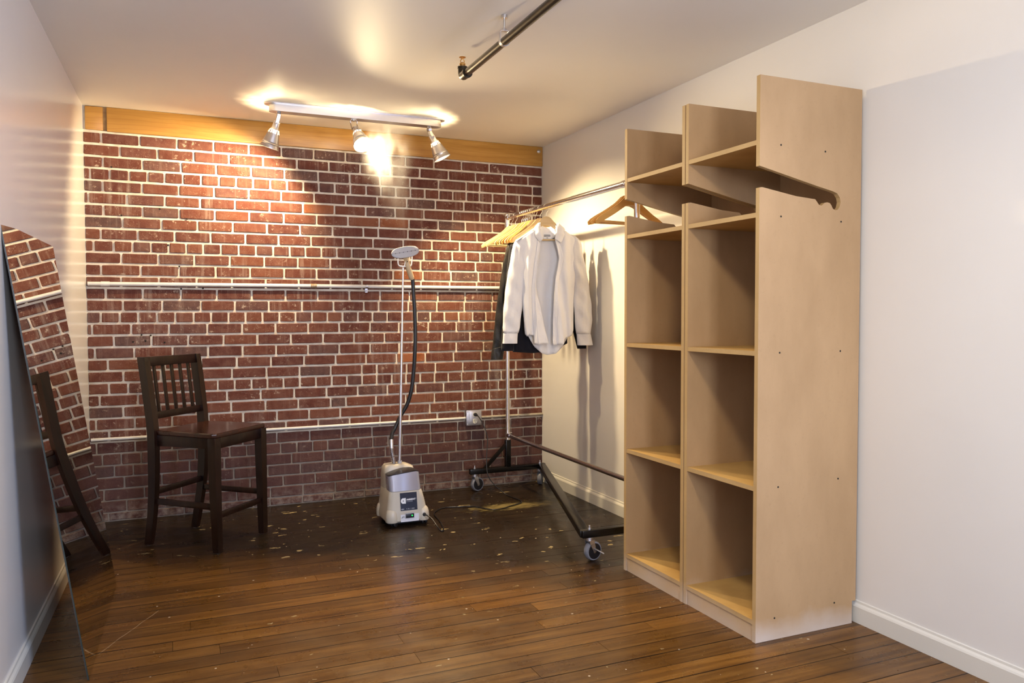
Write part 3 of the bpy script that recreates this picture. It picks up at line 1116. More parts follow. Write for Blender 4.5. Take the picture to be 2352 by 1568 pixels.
# ================================================================== CLOTHES RACK
RX, RZ = 2.510, 1.829
YF, YN = -0.130, -1.735
rk = root('clothes_rack', (2.5, -0.93, 0), 'wheeled garment rack with chrome rail and black Z-shaped base', 'clothes rack')
BH, BW_ = 0.133, 0.036          # base bar centre height, width
mb = MB()
mb.bar((2.234, YF, BH), (2.788, YF, BH), 0.036, 0.036, bev=0.003)
mb.build('foot_bar', MT['blackmetal'], rk)
mb = MB()
mb.bar((2.768, YF + 0.008, BH + 0.0005), (2.222, YN - 0.008, BH + 0.0005), 0.050, 0.034, bev=0.004)
mb.build('diagonal_bar', MT['blackmetal'], rk)
MB().bar((2.205, YN, BH), (2.775, YN, BH), 0.036, 0.036, bev=0.003).build('foot_bar', MT['blackmetal'], rk)
for nm, yy in (('far_post', YF), ('near_post', YN)):
    m = MB().bar((RX, yy, BH + 0.01), (RX, yy, 0.332), 0.036, 0.036, upv=(0, 1, 0), bev=0.003)
    for sx in ((-1,) if nm == 'far_post' else (1,)):
        m.bar((RX + sx * 0.17, yy, BH + 0.012), (RX + sx * 0.012, yy, 0.300), 0.022, 0.020)
    m.build('post_socket', MT['blackmetal'], rk)
    m = MB().cyl((RX, yy, 0.325), (RX, yy, RZ - 0.01), 0.0145, 18)
    m.cyl((RX, yy, 0.325), (RX, yy, 0.385), 0.0175, 18)
    m.cyl((RX, yy, RZ - 0.045), (RX, yy, RZ + 0.020), 0.0185, 18)
    m.lathe([(0.0185, 0), (0.016, 0.006), (0.006, 0.010)], (RX, yy, RZ + 0.020), (0, 0, 1), 16)
    m.build('upright', MT['chrome'], rk)
m = MB().cyl((RX, YF, RZ), (RX, YN, RZ), 0.0155, 20)
m.cyl((RX, YF - 0.014, RZ), (RX, YF - 0.045, RZ), 0.0185, 20)
m.cyl((RX, YN + 0.095, RZ), (RX, YN + 0.128, RZ), 0.0195, 20)
m.cyl((RX, -1.06, RZ), (RX, YN, RZ), 0.0168, 20)
m.build('top_rail', MT['chrome'], rk)
m = MB().cyl((RX, YF - 0.01, 0.362), (RX, YN + 0.01, 0.352), 0.0130, 18)
m.cyl((RX, YF - 0.012, 0.362), (RX, YF - 0.05, 0.362), 0.0165, 16)
m.cyl((RX + 0.016, YF, 0.375), (RX + 0.030, YF, 0.375), 0.007, 10)
m.build('lower_rail', simple('dark_chrome', (0.42, 0.38, 0.38), 0.2, 1.0), rk)


def caster(x, y, ang, wr=0.0465):
    """swivel caster: wheel axis horizontal at angle ang"""
    ax = Vector((cos(ang), sin(ang), 0))
    tr = Vector((-sin(ang), cos(ang), 0))     # trailing direction
    c = Vector((x, y, wr)) + tr * 0.020
    top = Vector((x, y, 0.113))
    m = MB()
    m.lathe([(wr - 0.008, -0.0150), (wr - 0.003, -0.0145), (wr, -0.008), (wr, 0.008), (wr - 0.003, 0.0145), (wr - 0.008, 0.0150)], c, ax, 28)
    w = m.build('caster_wheel', MT['greyrubber'], rk)
    MB().lathe([(wr - 0.009, -0.0160), (wr - 0.009, 0.0160)], c, ax, 24).build('hub', MT['black'], w)
    MB().lathe([(0.010, -0.017), (0.010, 0.017)], c, ax, 14).build('axle', MT['steel'], w)
    m = MB()
    m.cyl(top + Vector((0, 0, -0.006)), top + Vector((0, 0, 0.003)), 0.020, 18)
    m.cyl(top + Vector((0, 0, -0.016)), top + Vector((0, 0, -0.006)), 0.017, 18)
    for sg in (-1, 1):
        off = ax * 0.0195 * sg
        pth = [top + off * 0.9 + Vector((0, 0, -0.012)), top + off + tr * 0.004 + Vector((0, 0, -0.03)), c + off + Vector((0, 0, -0.002))]
        m.bar(pth[0], pth[1], 0.0022, 0.030, upv=tr, h2=0.026)
        m.bar(pth[1], pth[2], 0.0022, 0.026, upv=tr, h2=0.015)
    m.bar(top + ax * -0.019 + Vector((0, 0, -0.013)), top + ax * 0.019 + Vector((0, 0, -0.013)), 0.03, 0.002)
    m.build('caster_fork', MT['zinc'], rk)
    m = MB()
    m.cyl(Vector((x, y, 0.150)), Vector((x, y, 0.172)), 0.0042, 10)
    m.cyl(Vector((x, y, 0.151)), Vector((x, y, 0.158)), 0.0085, 6)
    m.build('caster_bolt', MT['zinc'], rk)
    return c, ax, tr


caster(2.270, YF, radians(-75))
caster(2.752, YF, radians(-35))
c, ax, tr = caster(2.250, YN, radians(-78))
m = MB()
pth = smooth_path([c + ax * 0.022 + Vector((-0.004, 0, 0.016)), c + ax * 0.030 + Vector((0.008, 0, 0.006)), c + ax * 0.042 + Vector((0.030, 0, -0.008))], 4)
for p, q in zip(pth, pth[1:]):
    m.bar(p, q, 0.016, 0.002)
m.build('brake_lever', MT['zinc'], rk)
caster(2.735, YN, radians(10))

# ================================================================== HANGERS


def make_hanger(mat, label, group):
    t = root('wooden_hanger', (0, 0, 0), label, 'hanger', group)
    topc = [(0, -.058), (.018, -.060), (.035, -.069), (.050, -.084), (.070, -.101), (.100, -.121), (.140, -.145), (.180, -.167), (.205, -.183), (.219, -.198)]
    botc = [(0, -.112), (.018, -.113), (.035, -.119), (.050, -.128), (.070, -.140), (.100, -.158), (.140, -.180), (.180, -.200), (.203, -.211), (.214, -.214)]
    m = MB()
    rings = []
    for sgn, rng in ((-1, range(9, 0, -1)), (1, range(0, 10))):
        for i in rng:
            (xa, za), (xb, zb) = topc[i], botc[i]
            yo = -0.030 * (xa / 0.22) ** 2 * 0.0
            th = 0.0060
            x = sgn * (xa + xb) / 2
            rings.append([Vector((sgn * xa, yo - th * 0.6, za - 0.001)), Vector((sgn * xa, yo + th * 0.6, za - 0.001)), Vector((x, yo + th, (za + zb) / 2)),
                          Vector((sgn * xb, yo + th * 0.6, zb)), Vector((sgn * xb, yo - th * 0.6, zb)), Vector((x, yo - th, (za + zb) / 2))])
    m.loft(rings)
    body = m.build('shoulder_bar', mat, t, smooth=50)
    MB().cyl((-0.196, 0, -0.2), (0.196, 0, -0.2), 0.0055, 10).build('trouser_bar', mat, t)
    R = 0.0172
    pth = [(0, 0, -0.068), (0, 0, -0.046), (0.004, 0, -0.036), (0.013, 0, -0.024), (R * 1.02, 0, -0.008)]
    pth += [(R * cos(radians(a)), 0, R * sin(radians(a)) + 0.0) for a in range(8, 200, 16)]
    MB().tube(smooth_path(pth, 3), 0.0016, 8).build('hook', MT['steel'], t)
    return t


hp = make_hanger(MT['paleh'], 'pale wooden hanger nearest the far end post of the chrome rail', 'empty wooden hangers bunched near the brick wall')
hp.location = (RX, -0.20, RZ)
hp.rotation_euler.z = radians(3)
FAR = [(-0.268, 6, 'pale wooden hanger, second in from the far end post of the rail'),
       (-0.372, 14, 'pale wooden hanger, third from the far end post, after a small gap'),
       (-0.405, 15, 'wooden hanger, fourth from the far end post, in the tight bunch'), (-0.432, 16, 'wooden hanger, fifth from the far end post, in the tight bunch'),
       (-0.456, 19, 'wooden hanger, sixth from the far end post, in the tight bunch'), (-0.482, 22, 'wooden hanger, seventh from the far end post, in the tight bunch'),
       (-0.512, 24, 'wooden hanger, eighth from the far end post, second before the leather jacket'), (-0.535, 26, 'wooden hanger, ninth from the far end post, right before the leather jacket')]


def relabel(o, lab, grp=None, mat=None):
    o['label'] = lab
    if grp:
        o['group'] = grp
    if mat:
        for ch in o.children:
            if ch.name.startswith(('shoulder_bar', 'trouser_bar')):
                ch.data = MATMESH[(ch.name.split('.')[0], mat)]


MATMESH = {}
for ch in hp.children:
    k = ch.name.split('.')[0]
    if k in ('shoulder_bar', 'trouser_bar'):
        d2 = ch.data.copy()
        d2.materials.clear()
        d2.materials.append(MT['goldh'])
        MATMESH[(k, 'gold')] = d2
for i, (y, a, lab) in enumerate(FAR):
    h = copy_tree(hp)
    h.location = (RX, y, RZ)
    h.rotation_euler.z = radians(a)
    relabel(h, lab, mat='gold' if i in (2, 4, 6, 7) else None)
NEAR = [(-1.640, 0, 'wooden hanger at the shelf end of the rail, the one closest to the white shirt'),
        (-1.656, 3, 'wooden hanger at the shelf end of the rail, middle of the three'),
        (-1.676, 10, 'wooden hanger at the shelf end of the rail, closest to the shelving')]
for i, (y, a, lab) in enumerate(NEAR):
    h = copy_tree(hp)
    h.location = (RX, y, RZ)
    h.rotation_euler.z = radians(a)
    relabel(h, lab, 'hangers beside the shelving', 'gold')
GH = [(-0.570, 8, 'wooden hanger holding the charcoal leather jacket'), (-0.645, 8, 'wooden hanger holding the black shirt, rounded top showing behind the white shirt'),
      (-0.730, 14, 'wooden hanger holding the white button shirt')]
for y, a, lab in GH:
    h = copy_tree(hp)
    h.location = (RX, y, RZ)
    h.rotation_euler.z = radians(-a)
    h.scale = (0.84, 1, 1)
    relabel(h, lab, 'hangers that hold clothes')

# ================================================================== GARMENTS


class Garment:
    def __init__(self, name, y, phi, label, cat):
        self.O = Vector((RX, y, 0))
        self.ax = Vector((cos(phi), -sin(phi), 0))
        self.n = Vector((-sin(phi), -cos(phi), 0))
        self.t = root(name, (RX, y, 0.93), label, cat, 'clothes hanging on the rack')

    def P(self, s, z, d=0.0):
        return self.O + self.ax * s + self.n * d + Vector((0, 0, z))

    def panel(self, name, mat, sL, sR, zT, zB, dep, nu=28, nv=44, th=0.0014, parent=None):
        def fn(u, v):
            z = lerp(poly1(zT, u), poly1(zB, u), v)
            s = lerp(poly1(sL, z), poly1(sR, z), u)
            return self.P(s, z, dep(u, v, s, z))
        m = MB().grid(fn, nu, nv)
        return m.build(name, mat, parent or self.t, smooth=180, solid=th)

    def sleeve(self, rows, mat, thick, seed, name='sleeve', dc=0.0, nseg=24, fold=0.003):
        """rows: (z, sOuter, sInner) from shoulder down"""
        zs = [r[0] for r in rows]
        so = [(r[0], r[1]) for r in rows][::-1]
        si = [(r[0], r[2]) for r in rows][::-1]
        rings = []
        n = 34
        for j in range(n + 1):
            z = lerp(zs[0], zs[-1], j / n)
            a, b = poly1(so, z), poly1(si, z)
            c, hw = (a + b) / 2, abs(a - b) / 2
            ring = []
            for k in range(nseg):
                t = 2 * pi * k / nseg
                ct, st = cos(t), sin(t)
                f = fold * (noise.noise(Vector((ct * 1.6 + seed, st * 1.6, z * 7))) * 2.2 + 0.7 * sin(z * 55 + 3 * ct + seed))
                d = dc + (thick * (0.35 + 0.65 * min(1, j / 3)) + f) * st
                ring.append(self.P(c + (hw + f * 0.25) * ct, z + 0.012 * ct * (1 if a < b else -1) * (1 - j / n), d))
            rings.append(ring)
        return MB().loft(rings, cap=False).build(name, mat, self.t, smooth=180, solid=0.0014)


nz = lambda x, y, z=0.0: noise.noise(Vector((x, y, z)))

# ---- white shirt
W = Garment('white_shirt', -0.730, radians(14), 'open white long-sleeved button shirt hanging at the front of the clothes rack', 'shirt')
BL = [(0.93, -.120), (1.08, -.134), (1.24, -.147), (1.395, -.150), (1.50, -.160), (1.62, -.178), (1.66, -.178)]
BR = [(0.93, .150), (1.08, .166), (1.24, .168), (1.395, .178), (1.50, .180), (1.63, .190), (1.66, .190)]
W.panel('back_panel', MT['shirt'], BL, BR, [(0, 1.615), (.35, 1.700), (.65, 1.702), (1, 1.632)],
        [(0, 1.085), (.08, 1.045), (.2, .985), (.35, .945), (.5, .932), (.68, .942), (.82, .98), (.94, 1.05), (1, 1.085)],
        lambda u, v, s, z: -0.030 * sin(pi * min(1, max(0, u))) ** 0.5 - 0.010 * sin(s * 60 + 2.5 * nz(s * 6, z * 3)) * v + 0.006 * nz(s * 12, z * 6))


def dfront(u, v, s, z, side):
    e = u if side < 0 else 1 - u          # 0 at the side seam, 1 at the placket
    d = 0.030 * min(1, e * 2.4) ** 0.6
    d += 0.0115 * sin(s * 88 + 3.0 * nz(s * 4, z * 2.6, 3.0 + side) + z * 6 * side) * min(1, e * 3) * (0.35 + 0.65 * v)
    d += 0.009 * nz(s * 15, z * 8, 1.7 * side) * (0.4 + v)
    return d + 0.004


LFE = [(0.998, -.060), (1.10, -.066), (1.20, -.072), (1.343, -.076), (1.50, -.058), (1.60, -.044), (1.66, -.040), (1.70, -.044)]
RFE = [(0.99, .033), (1.185, .036), (1.30, .040), (1.396, .048), (1.47, .064), (1.52, .072), (1.58, .058), (1.62, .046), (1.70, .050)]


def ldep(s, z):
    u = (s - poly1(BL, z)) / (poly1(LFE, z) - poly1(BL, z))
    return dfront(u, (1.68 - z) / 0.66, s, z, -1)


def rdep(s, z):
    u = (s - poly1(RFE, z)) / (poly1(BR, z) - poly1(RFE, z))
    return dfront(u, (1.68 - z) / 0.66, s, z, 1)


wig = lambda z, k: 0.0025 * nz(z * 13, k) + 0.0012 * sin(z * 70 + k)
lf = W.panel('front_panel', MT['shirt'], BL, LFE, [(0, 1.615), (.55, 1.672), (1, 1.700)], [(0, 1.060), (.14, 1.048), (.30, 1.060), (.80, 1.052), (.84, 1.004), (1, 1.000)],
             lambda u, v, s, z: ldep(s, z) + 0.003 * max(0, u - 0.9) * 10, 34, 52)
rf = W.panel('front_panel', MT['shirt'], RFE, BR, [(0, 1.700), (.45, 1.680), (1, 1.632)], [(0, .995), (.50, 1.000), (.54, 1.028), (.78, 1.045), (.92, 1.052), (1, 1.085)],
             lambda u, v, s, z: rdep(s, z), 34, 52)
# inner facing of the left front, turned outwards below the chest
W.panel('facing', MT['shirt'], [(z, e + 0.001) for z, e in LFE], [(0.998, .009), (1.10, -.014), (1.20, -.036), (1.343, -.066), (1.40, -.0665), (1.50, -.053), (1.60, -.041), (1.70, -.041)],
        [(0, 1.690), (1, 1.690)], [(0, 1.000), (.5, 1.006), (1, 1.001)],
        lambda u, v, s, z: ldep(poly1(LFE, z), z) + 0.001 - 0.016 * u * v + 0.003 * sin(z * 34 + 4 * u) * u + wig(z, 3), 10, 60, parent=lf)
for nm, edge, w, par, dep_, zlo in (('placket', [(z, e - 0.019) for z, e in LFE], 0.0185, lf, ldep, 1.001), ('placket', [(z, e + 0.0005) for z, e in RFE], 0.026, rf, rdep, 0.997)):
    def fn(u, v, edge=edge, w=w, dep_=dep_, zlo=zlo):
        z = lerp(1.672, zlo, v)
        s = poly1(edge, z) + u * w
        return W.P(s + wig(z, 1.0) * 0.4, z, dep_(s, z) + 0.0024 + 0.0008 * nz(z * 60, s * 40))
    MB().grid(fn, 4, 60).build(nm, MT['shirt'], par, smooth=180, solid=0.0016)
for z in (1.08, 1.17, 1.26, 1.35):
    sb = poly1(RFE, z) + 0.013
    MB().lathe([(0.0045, 0), (0.0045, 0.0015), (0.002, 0.002)], W.P(sb, z, rdep(sb, z) + 0.0036), W.n, 12).build('button', MT['white'], rf)
W.sleeve([(1.640, -.186, -.135), (1.615, -.203, -.130), (1.50, -.222, -.122), (1.37, -.243, -.136), (1.24, -.258, -.147), (1.15, -.264, -.158), (1.095, -.265, -.166), (1.068, -.262, -.174)], MT['shirt'], 0.026, 1.0, fold=0.0062)
W.sleeve([(1.655, .196, .145), (1.632, .214, .145), (1.50, .240, .150), (1.37, .265, .168), (1.24, .281, .172), (1.15, .286, .178), (1.09, .281, .180), (1.062, .277, .186)], MT['shirt'], 0.026, 5.0, fold=0.0062)
W.sleeve([(1.080, -.263, -.174), (1.045, -.266, -.177), (1.006, -.268, -.180)], MT['shirt'], 0.0235, 1.0, 'cuff', fold=0.0045)
W.sleeve([(1.074, .278, .184), (1.04, .282, .190), (0.992, .290, .194)], MT['shirt'], 0.0235, 5.0, 'cuff', fold=0.0045)
# shoulder yoke
for sg, zz in ((-1, 1.613), (1, 1.632)):
    def fn(u, v, sg=sg, zz=zz):
        s = sg * lerp(0.052, 0.190, u)
        z = lerp(1.706, zz + 0.002, u)
        return W.P(s, z + 0.010 * sin(pi * v) * (1 - 0.4 * u), lerp(-0.024, 0.030, v) * (1 - 0.25 * u))
    MB().grid(fn, 12, 8).build('yoke', MT['shirt'], W.t, smooth=180, solid=0.0014)
# collar
for inn, ou in (([(0, -.040, 1.730), (.35, -.047, 1.700), (.7, -.042, 1.664), (1, -.030, 1.630)], [(0, -.054, 1.727), (.35, -.079, 1.700), (.7, -.081, 1.652), (1, -.048, 1.611)]),
                ([(0, .060, 1.730), (.35, .053, 1.700), (.7, .047, 1.664), (1, .043, 1.630)], [(0, .076, 1.727), (.35, .108, 1.696), (.7, .110, 1.652), (1, .082, 1.607)])):
    def fn(u, v, inn=inn, ou=ou):
        a_ = (poly1([(t, s_) for t, s_, z_ in inn], v), poly1([(t, z_) for t, s_, z_ in inn], v))
        b_ = (poly1([(t, s_) for t, s_, z_ in ou], v), poly1([(t, z_) for t, s_, z_ in ou], v))
        s_, z_ = lerp(a_[0], b_[0], u), lerp(a_[1], b_[1], u)
        return W.P(s_, z_, lerp(0.022, 0.043, min(1, v * 1.6)) + 0.009 * sin(pi * min(1, u * 0.8 + 0.2)) - 0.006 * u + 0.0015 * nz(s_ * 60, z_ * 40))
    m = MB().grid(fn, 8, 16)
    m.build('collar', MT['shirt'], W.t, smooth=180, solid=0.0024)


def fn(u, v):
    s = lerp(-0.052, 0.070, u)
    k = sin(pi * u)
    return W.P(s, lerp(1.728 - 0.020 * k, 1.655 - 0.022 * k, v), lerp(0.038, -0.022, k ** 0.6) + 0.004 * v)


cb = MB().grid(fn, 20, 6).build('collar_band', MT['shirt'], W.t, smooth=180, solid=0.002)
lb = MB()
lb.prism([(-.018, 1.636), (.034, 1.638), (.034, 1.668), (-.018, 1.666)], 0.0008, lambda u, v, w: W.P(u, v, -0.012 + w))
lbo = lb.build('neck_label', MT['white'], W.t, smooth=0)
m = MB()
for k, (a_, b_) in enumerate(((-.012, .028), (-.013, .029))):
    m.prism([(a_, 1.6575 - k * .0065), (b_, 1.6585 - k * .0065), (b_, 1.6618 - k * .0065), (a_, 1.6608 - k * .0065)], 0.0004, lambda u, v, w: W.P(u, v, -0.0108 + w))
m.prism([(.003, 1.6415), (.014, 1.6415), (.014, 1.6445), (.003, 1.6445)], 0.0004, lambda u, v, w: W.P(u, v, -0.0108 + w))
m.build('label_print', MT['hole'], lbo, smooth=0)

# ---- black shirt behind it
B = Garment('black_shirt', -0.645, radians(8), 'black long-sleeved shirt mostly hidden behind the white shirt', 'shirt')
KL = [(0.94, -.175), (1.3, -.170), (1.60, -.172), (1.66, -.165)]
KR = [(0.94, .176), (1.3, .168), (1.60, .175), (1.66, .168)]
for nm, sg in (('back_panel', -1), ('front_panel', 1)):
    B.panel(nm, MT['blackcloth'], KL, KR, [(0, 1.600), (.36, 1.690), (.64, 1.690), (1, 1.600)], [(0, .952), (.35, .943), (.7, .955), (1, 1.0)],
            lambda u, v, s, z, sg=sg: sg * (0.020 * sin(pi * u) ** 0.5) + 0.005 * sin(s * 80) * v, 22, 26)
B.sleeve([(1.615, -.190, -.130), (1.45, -.212, -.125), (1.25, -.232, -.145), (1.05, -.246, -.165), (0.958, -.248, -.170)], MT['blackcloth'], 0.019, 7.0)
B.sleeve([(1.615, .190, .130), (1.45, .215, .13), (1.25, .262, .17), (1.05, .300, .22), (0.966, .299, .245)], MT['blackcloth'], 0.019, 8.0)
# ---- leather jacket
J = Garment('leather_jacket', -0.565, radians(8), 'charcoal leather jacket, its left sleeve hanging lower than the shirts', 'jacket')
for nm, sg in (('back_panel', -1), ('front_panel', 1)):
    J.panel(nm, MT['leather'], [(0.96, -.150), (1.66, -.150)], [(0.96, .150), (1.66, .150)], [(0, 1.610), (.36, 1.700), (.64, 1.700), (1, 1.610)],
            [(0, .985), (1, .985)], lambda u, v, s, z, sg=sg: sg * (0.020 * sin(pi * u) ** 0.5), 18, 22, 0.002)
J.sleeve([(1.640, -.165, -.110), (1.60, -.182, -.110), (1.50, -.206, -.120), (1.37, -.224, -.132), (1.24, -.244, -.150), (1.10, -.260, -.172), (0.985, -.272, -.196), (0.905, -.282, -.210)], MT['leather'], 0.024, 9.0, fold=0.006)
J.sleeve([(1.630, .165, .110), (1.45, .200, .125), (1.25, .215, .145), (1.02, .215, .150)], MT['leather'], 0.020, 10.0, fold=0.004)
J.sleeve([(0.985, -.2735, -.194), (0.905, -.284, -.208), (0.902, -.284, -.208)], MT['leather'], 0.0255, 9.0, 'cuff', fold=0.004)


def fn(u, v):
    s = lerp(-0.085, 0.085, u)
    return J.P(s, lerp(1.745, 1.685, v) - 0.35 * abs(s), lerp(0.022, -0.022, sin(pi * u)))


MB().grid(fn, 16, 5).build('collar', MT['greycloth'], J.t, smooth=180, solid=0.003)

# ================================================================== CHAIR
CX, CY, TH = 0.421, -0.463, 0.849
fdir, rdir = Vector((sin(TH), -cos(TH), 0)), Vector((cos(TH), sin(TH), 0))


def CP(s, f, z):
    return Vector((CX, CY, 0)) + rdir * s + fdir * f + Vector((0, 0, z))


ch = root('counter_chair', CP(0, 0.22, 0), 'dark espresso-stained wooden counter-height chair with slatted back by the brick wall', 'chair')


def leg_curve(side, pts, w, d):
    m = MB()
    rings = []
    P = smooth_path([(p[0], p[1], p[2]) for p in pts], 5)
    for p in P:
        k = 0.78 + 0.22 * min(1, p.z / 0.45)
        rings.append([CP(side * p.x + a * w / 2 * k, p.y + b * d / 2 * k, p.z) for a, b in ((-1, -1), (1, -1), (1, 1), (-1, 1))])
    m.loft(rings)
    es = [e for e in m.bm.edges if abs(e.verts[0].co.z - e.verts[1].co.z) > 0.004]
    bmesh.ops.bevel(m.bm, geom=es, offset=0.003, segments=2, affect='EDGES', profile=0.5)
    return m


for sd in (-1, 1):
    m = leg_curve(sd, [(.172, -.004, 0.004), (.175, .018, .12), (.182, .040, .28), (.186, .048, .45), (.187, .046, .60), (.189, .030, .74), (.190, .010, .88), (.190, -.004, .968)], 0.036, 0.046)
    o = m.build('leg', MT['chair'], ch)
    MB().lathe([(0.011, 0.0), (0.012, 0.003), (0.008, 0.005)], CP(sd * .172, -.004, 0.0), (0, 0, 1), 12).build('foot_glide', MT['steel'], o)
for sd in (-1, 1):
    m = leg_curve(sd, [(.184, .429, 0.004), (.186, .424, .2), (.187, .420, .4), (.187, .418, .574)], 0.044, 0.044)
    o = m.build('leg', MT['chair'], ch)
    MB().lathe([(0.011, 0.0), (0.012, 0.003), (0.008, 0.005)], CP(sd * .184, .429, 0.0), (0, 0, 1), 12).build('foot_glide', MT['steel'], o)
# seat: rounded board, dished
outl = [(-.178, .062), (.178, .062), (.190, .075), (.214, .400), (.212, .425), (.196, .441), (-.196, .441), (-.212, .425), (-.214, .400), (-.190, .075)]
m = MB()
rings = []
for z, k in ((0.573, 0.975), (0.577, 0.99), (0.588, 1.0), (0.594, 0.995), (0.5975, 0.975)):
    rings.append([CP(s * k, 0.25 + (f - 0.25) * k, z) for s, f in outl])
m.loft(rings)
m.build('seat', MT['seat'], ch, smooth=25)


def rail(name, a, b, w, h, mat=None, bev=0.003):
    return MB().bar(a, b, w, h, bev=bev).build(name, mat or MT['chair'], ch)


rail('apron', CP(-.176, .070, .545), CP(-.178, .405, .545), 0.020, 0.056)
rail('apron', CP(.176, .070, .545), CP(.178, .405, .545), 0.020, 0.056)
rail('apron', CP(-.166, .418, .545), CP(.166, .418, .545), 0.020, 0.056)
rail('apron', CP(-.170, .050, .545), CP(.170, .050, .545), 0.020, 0.056)
rail('stretcher', CP(-.178, .035, .232), CP(-.186, .410, .229), 0.018, 0.030)
rail('stretcher', CP(.178, .035, .232), CP(.186, .410, .229), 0.018, 0.030)
rail('stretcher', CP(-.166, .424, .184), CP(.166, .424, .184), 0.018, 0.030)
rail('stretcher', CP(-.165, .040, .278), CP(.165, .040, .278), 0.018, 0.030)
rail('top_rail', CP(-.192, -.001, .944), CP(.192, -.001, .944), 0.030, 0.048)
rail('back_rail', CP(-.175, .034, .668), CP(.175, .034, .668), 0.022, 0.036)
for k in range(5):
    s = -.125 + k * .0625
    MB().bar(CP(s, .032, .680), CP(s, .001, .925), 0.017, 0.012, upv=tuple(fdir), bev=0.002).build('slat', MT['chair'], ch)

# ================================================================== LEANING MIRROR
MA, MBp, MC = Vector((-0.0245, -1.196, 1.472)), Vector((0.189, -1.194, 0.001)), Vector((0.165, -2.161, 0.001))
MD = MA + (MC - MBp)
ex = (MC - MBp).normalized()
ez = (MA - MBp)
nrm = (MC - MBp).cross(MA - MBp).normalized()
if nrm.x < 0:
    nrm = -nrm
mr = root('leaning_mirror', (MBp + MC) / 2, 'large frameless mirror leaning back against the left wall', 'mirror')


def quad_slab(c4, off, th, inset=0.0):
    m = MB()
    cen = sum(c4, Vector()) / 4
    pts = [p + (cen - p).normalized() * inset for p in c4]
    a = [m.bm.verts.new(p + nrm * off) for p in pts]
    b = [m.bm.verts.new(p + nrm * (off - th)) for p in pts]
    m.face(a); m.face(list(reversed(b)))
    for i in range(4):
        m.face([a[i], a[(i + 1) % 4], b[(i + 1) % 4], b[i]])
    return m


C4 = [MA, MBp, MC, MD]
gl = quad_slab(C4, 0.0, 0.0030).build('glass', [MT['mirror'], MT['glassedge']], mr, smooth=0)
for p in gl.data.polygons:
    p.material_index = 0 if p.normal.dot(nrm) > 0.9 else 1
quad_slab(C4, -0.0031, 0.0020, 0.001).build('backing', MT['mirrorback'], mr, smooth=0)

# ================================================================== GARMENT STEAMER
st = root('garment_steamer', (1.62, -0.67, 0), 'beige upright garment steamer with clear tank and black hose on the dark floor', 'steamer')


def rrect(x0, x1, y0, y1, r, z, n=5):
    pts = []
    for cx_, cy_, a0 in ((x1 - r, y1 - r, 0), (x0 + r, y1 - r, 90), (x0 + r, y0 + r, 180), (x1 - r, y0 + r, 270)):
        for k in range(n + 1):
            t = radians(a0 + 90 * k / n)
            pts.append(Vector((cx_ + r * cos(t), cy_ + r * sin(t), z)))
    return pts


m = MB()
m.loft([rrect(1.508, 1.742, -.792, -.548, .030, .028), rrect(1.500, 1.748, -.800, -.540, .034, .036), rrect(1.500, 1.747, -.800, -.540, .036, .060), rrect(1.507, 1.735, -.796, -.548, .036, .095),
        rrect(1.514, 1.722, -.792, -.556, .030, .150), rrect(1.519, 1.709, -.788, -.562, .026, .196), rrect(1.522, 1.705, -.784, -.566, .024, .200)])
m.build('body', MT['beige'], st, smooth=40)
m = MB()
m.loft([rrect(1.519, 1.706, -.690, -.562, .026, .198), rrect(1.519, 1.700, -.690, -.566, .026, .270), rrect(1.522, 1.690, -.685, -.575, .030, .312), rrect(1.530, 1.660, -.680, -.585, .030, .326), rrect(1.545, 1.640, -.672, -.60, .02, .330)])
m.build('rear_housing', MT['beige'], st, smooth=40)
# corner fairings
for x, y, sx, sy in ((1.537, -.768, 1.0, 1.0), (1.712, -.768, 1.0, 1.0), (1.530, -.590, 1.0, 1.0), (1.718, -.580, 1.0, 1.0)):
    m = MB()
    m.lathe([(0.036, 0), (0.0385, 0.010), (0.0385, 0.030), (0.036, 0.048), (0.031, 0.064), (0.020, 0.076), (0.006, 0.082)], (x, y, 0.028), (0, 0, 1), 22)
    m.build('wheel_fairing', MT['beige'], st, smooth=60)
# water tank with a wavy top
m = MB()
nn = 26
rows_ = []
for j, zf in enumerate((0.0, 0.25, 0.5, 0.75, 1.0)):
    ring = []
    for p in rrect(lerp(1.521, 1.516, zf), lerp(1.703, 1.694, zf), lerp(-.786, -.780, zf), -.690, 0.022, 0.0, 8):
        u = (p.x - 1.516) / 0.18
        front = max(0.0, min(1.0, (-.70 - p.y) / 0.08))
        wave = 0.016 * sin(pi * (u * 1.35 - 0.32)) - 0.004
        ztop = 0.302 + wave
        ring.append(Vector((p.x, p.y - 0.010 * sin(pi * u) * front, lerp(0.201, ztop, zf))))
    rows_.append(ring)
m.loft(rows_)
m.build('water_tank', MT['tank'], st, smooth=50)
m = MB()
base = rows_[-1]
cen = Vector((1.606, -.710, 0.306))
m.loft([[p + Vector((0, 0, 0.0005)) for p in base], [p + Vector((0, 0, 0.004)) for p in base], [p.lerp(cen, 0.30) + Vector((0, 0, 0.007)) for p in base], [p.lerp(cen, 0.9) + Vector((0, 0.01, 0.008)) for p in base]])
m.build('tank_lid', MT['black'], st, smooth=40)
# wheels
for x, y, ax_ in ((1.547, -.772, (0.6, -0.8, 0)), (1.722, -.765, (1, 0.1, 0)), (1.545, -.575, (1, 0, 0)), (1.715, -.575, (1, 0, 0))):
    a_ = Vector(ax_).normalized()
    m = MB()
    for s in (-0.010, 0.010):
        m.lathe([(0.004, -0.007), (0.013, -0.006), (0.016, 0), (0.013, 0.006), (0.004, 0.007)], Vector((x, y, 0.016)) + a_ * s, a_, 16)
    m.cyl(Vector((x, y, 0.016)), Vector((x, y, 0.03)), 0.006, 8)
    m.build('wheel', MT['rubber'], st)
MB().box2((1.515, -.775, .014), (1.735, -.56, .032), 0.004).build('chassis', MT['black'], st)
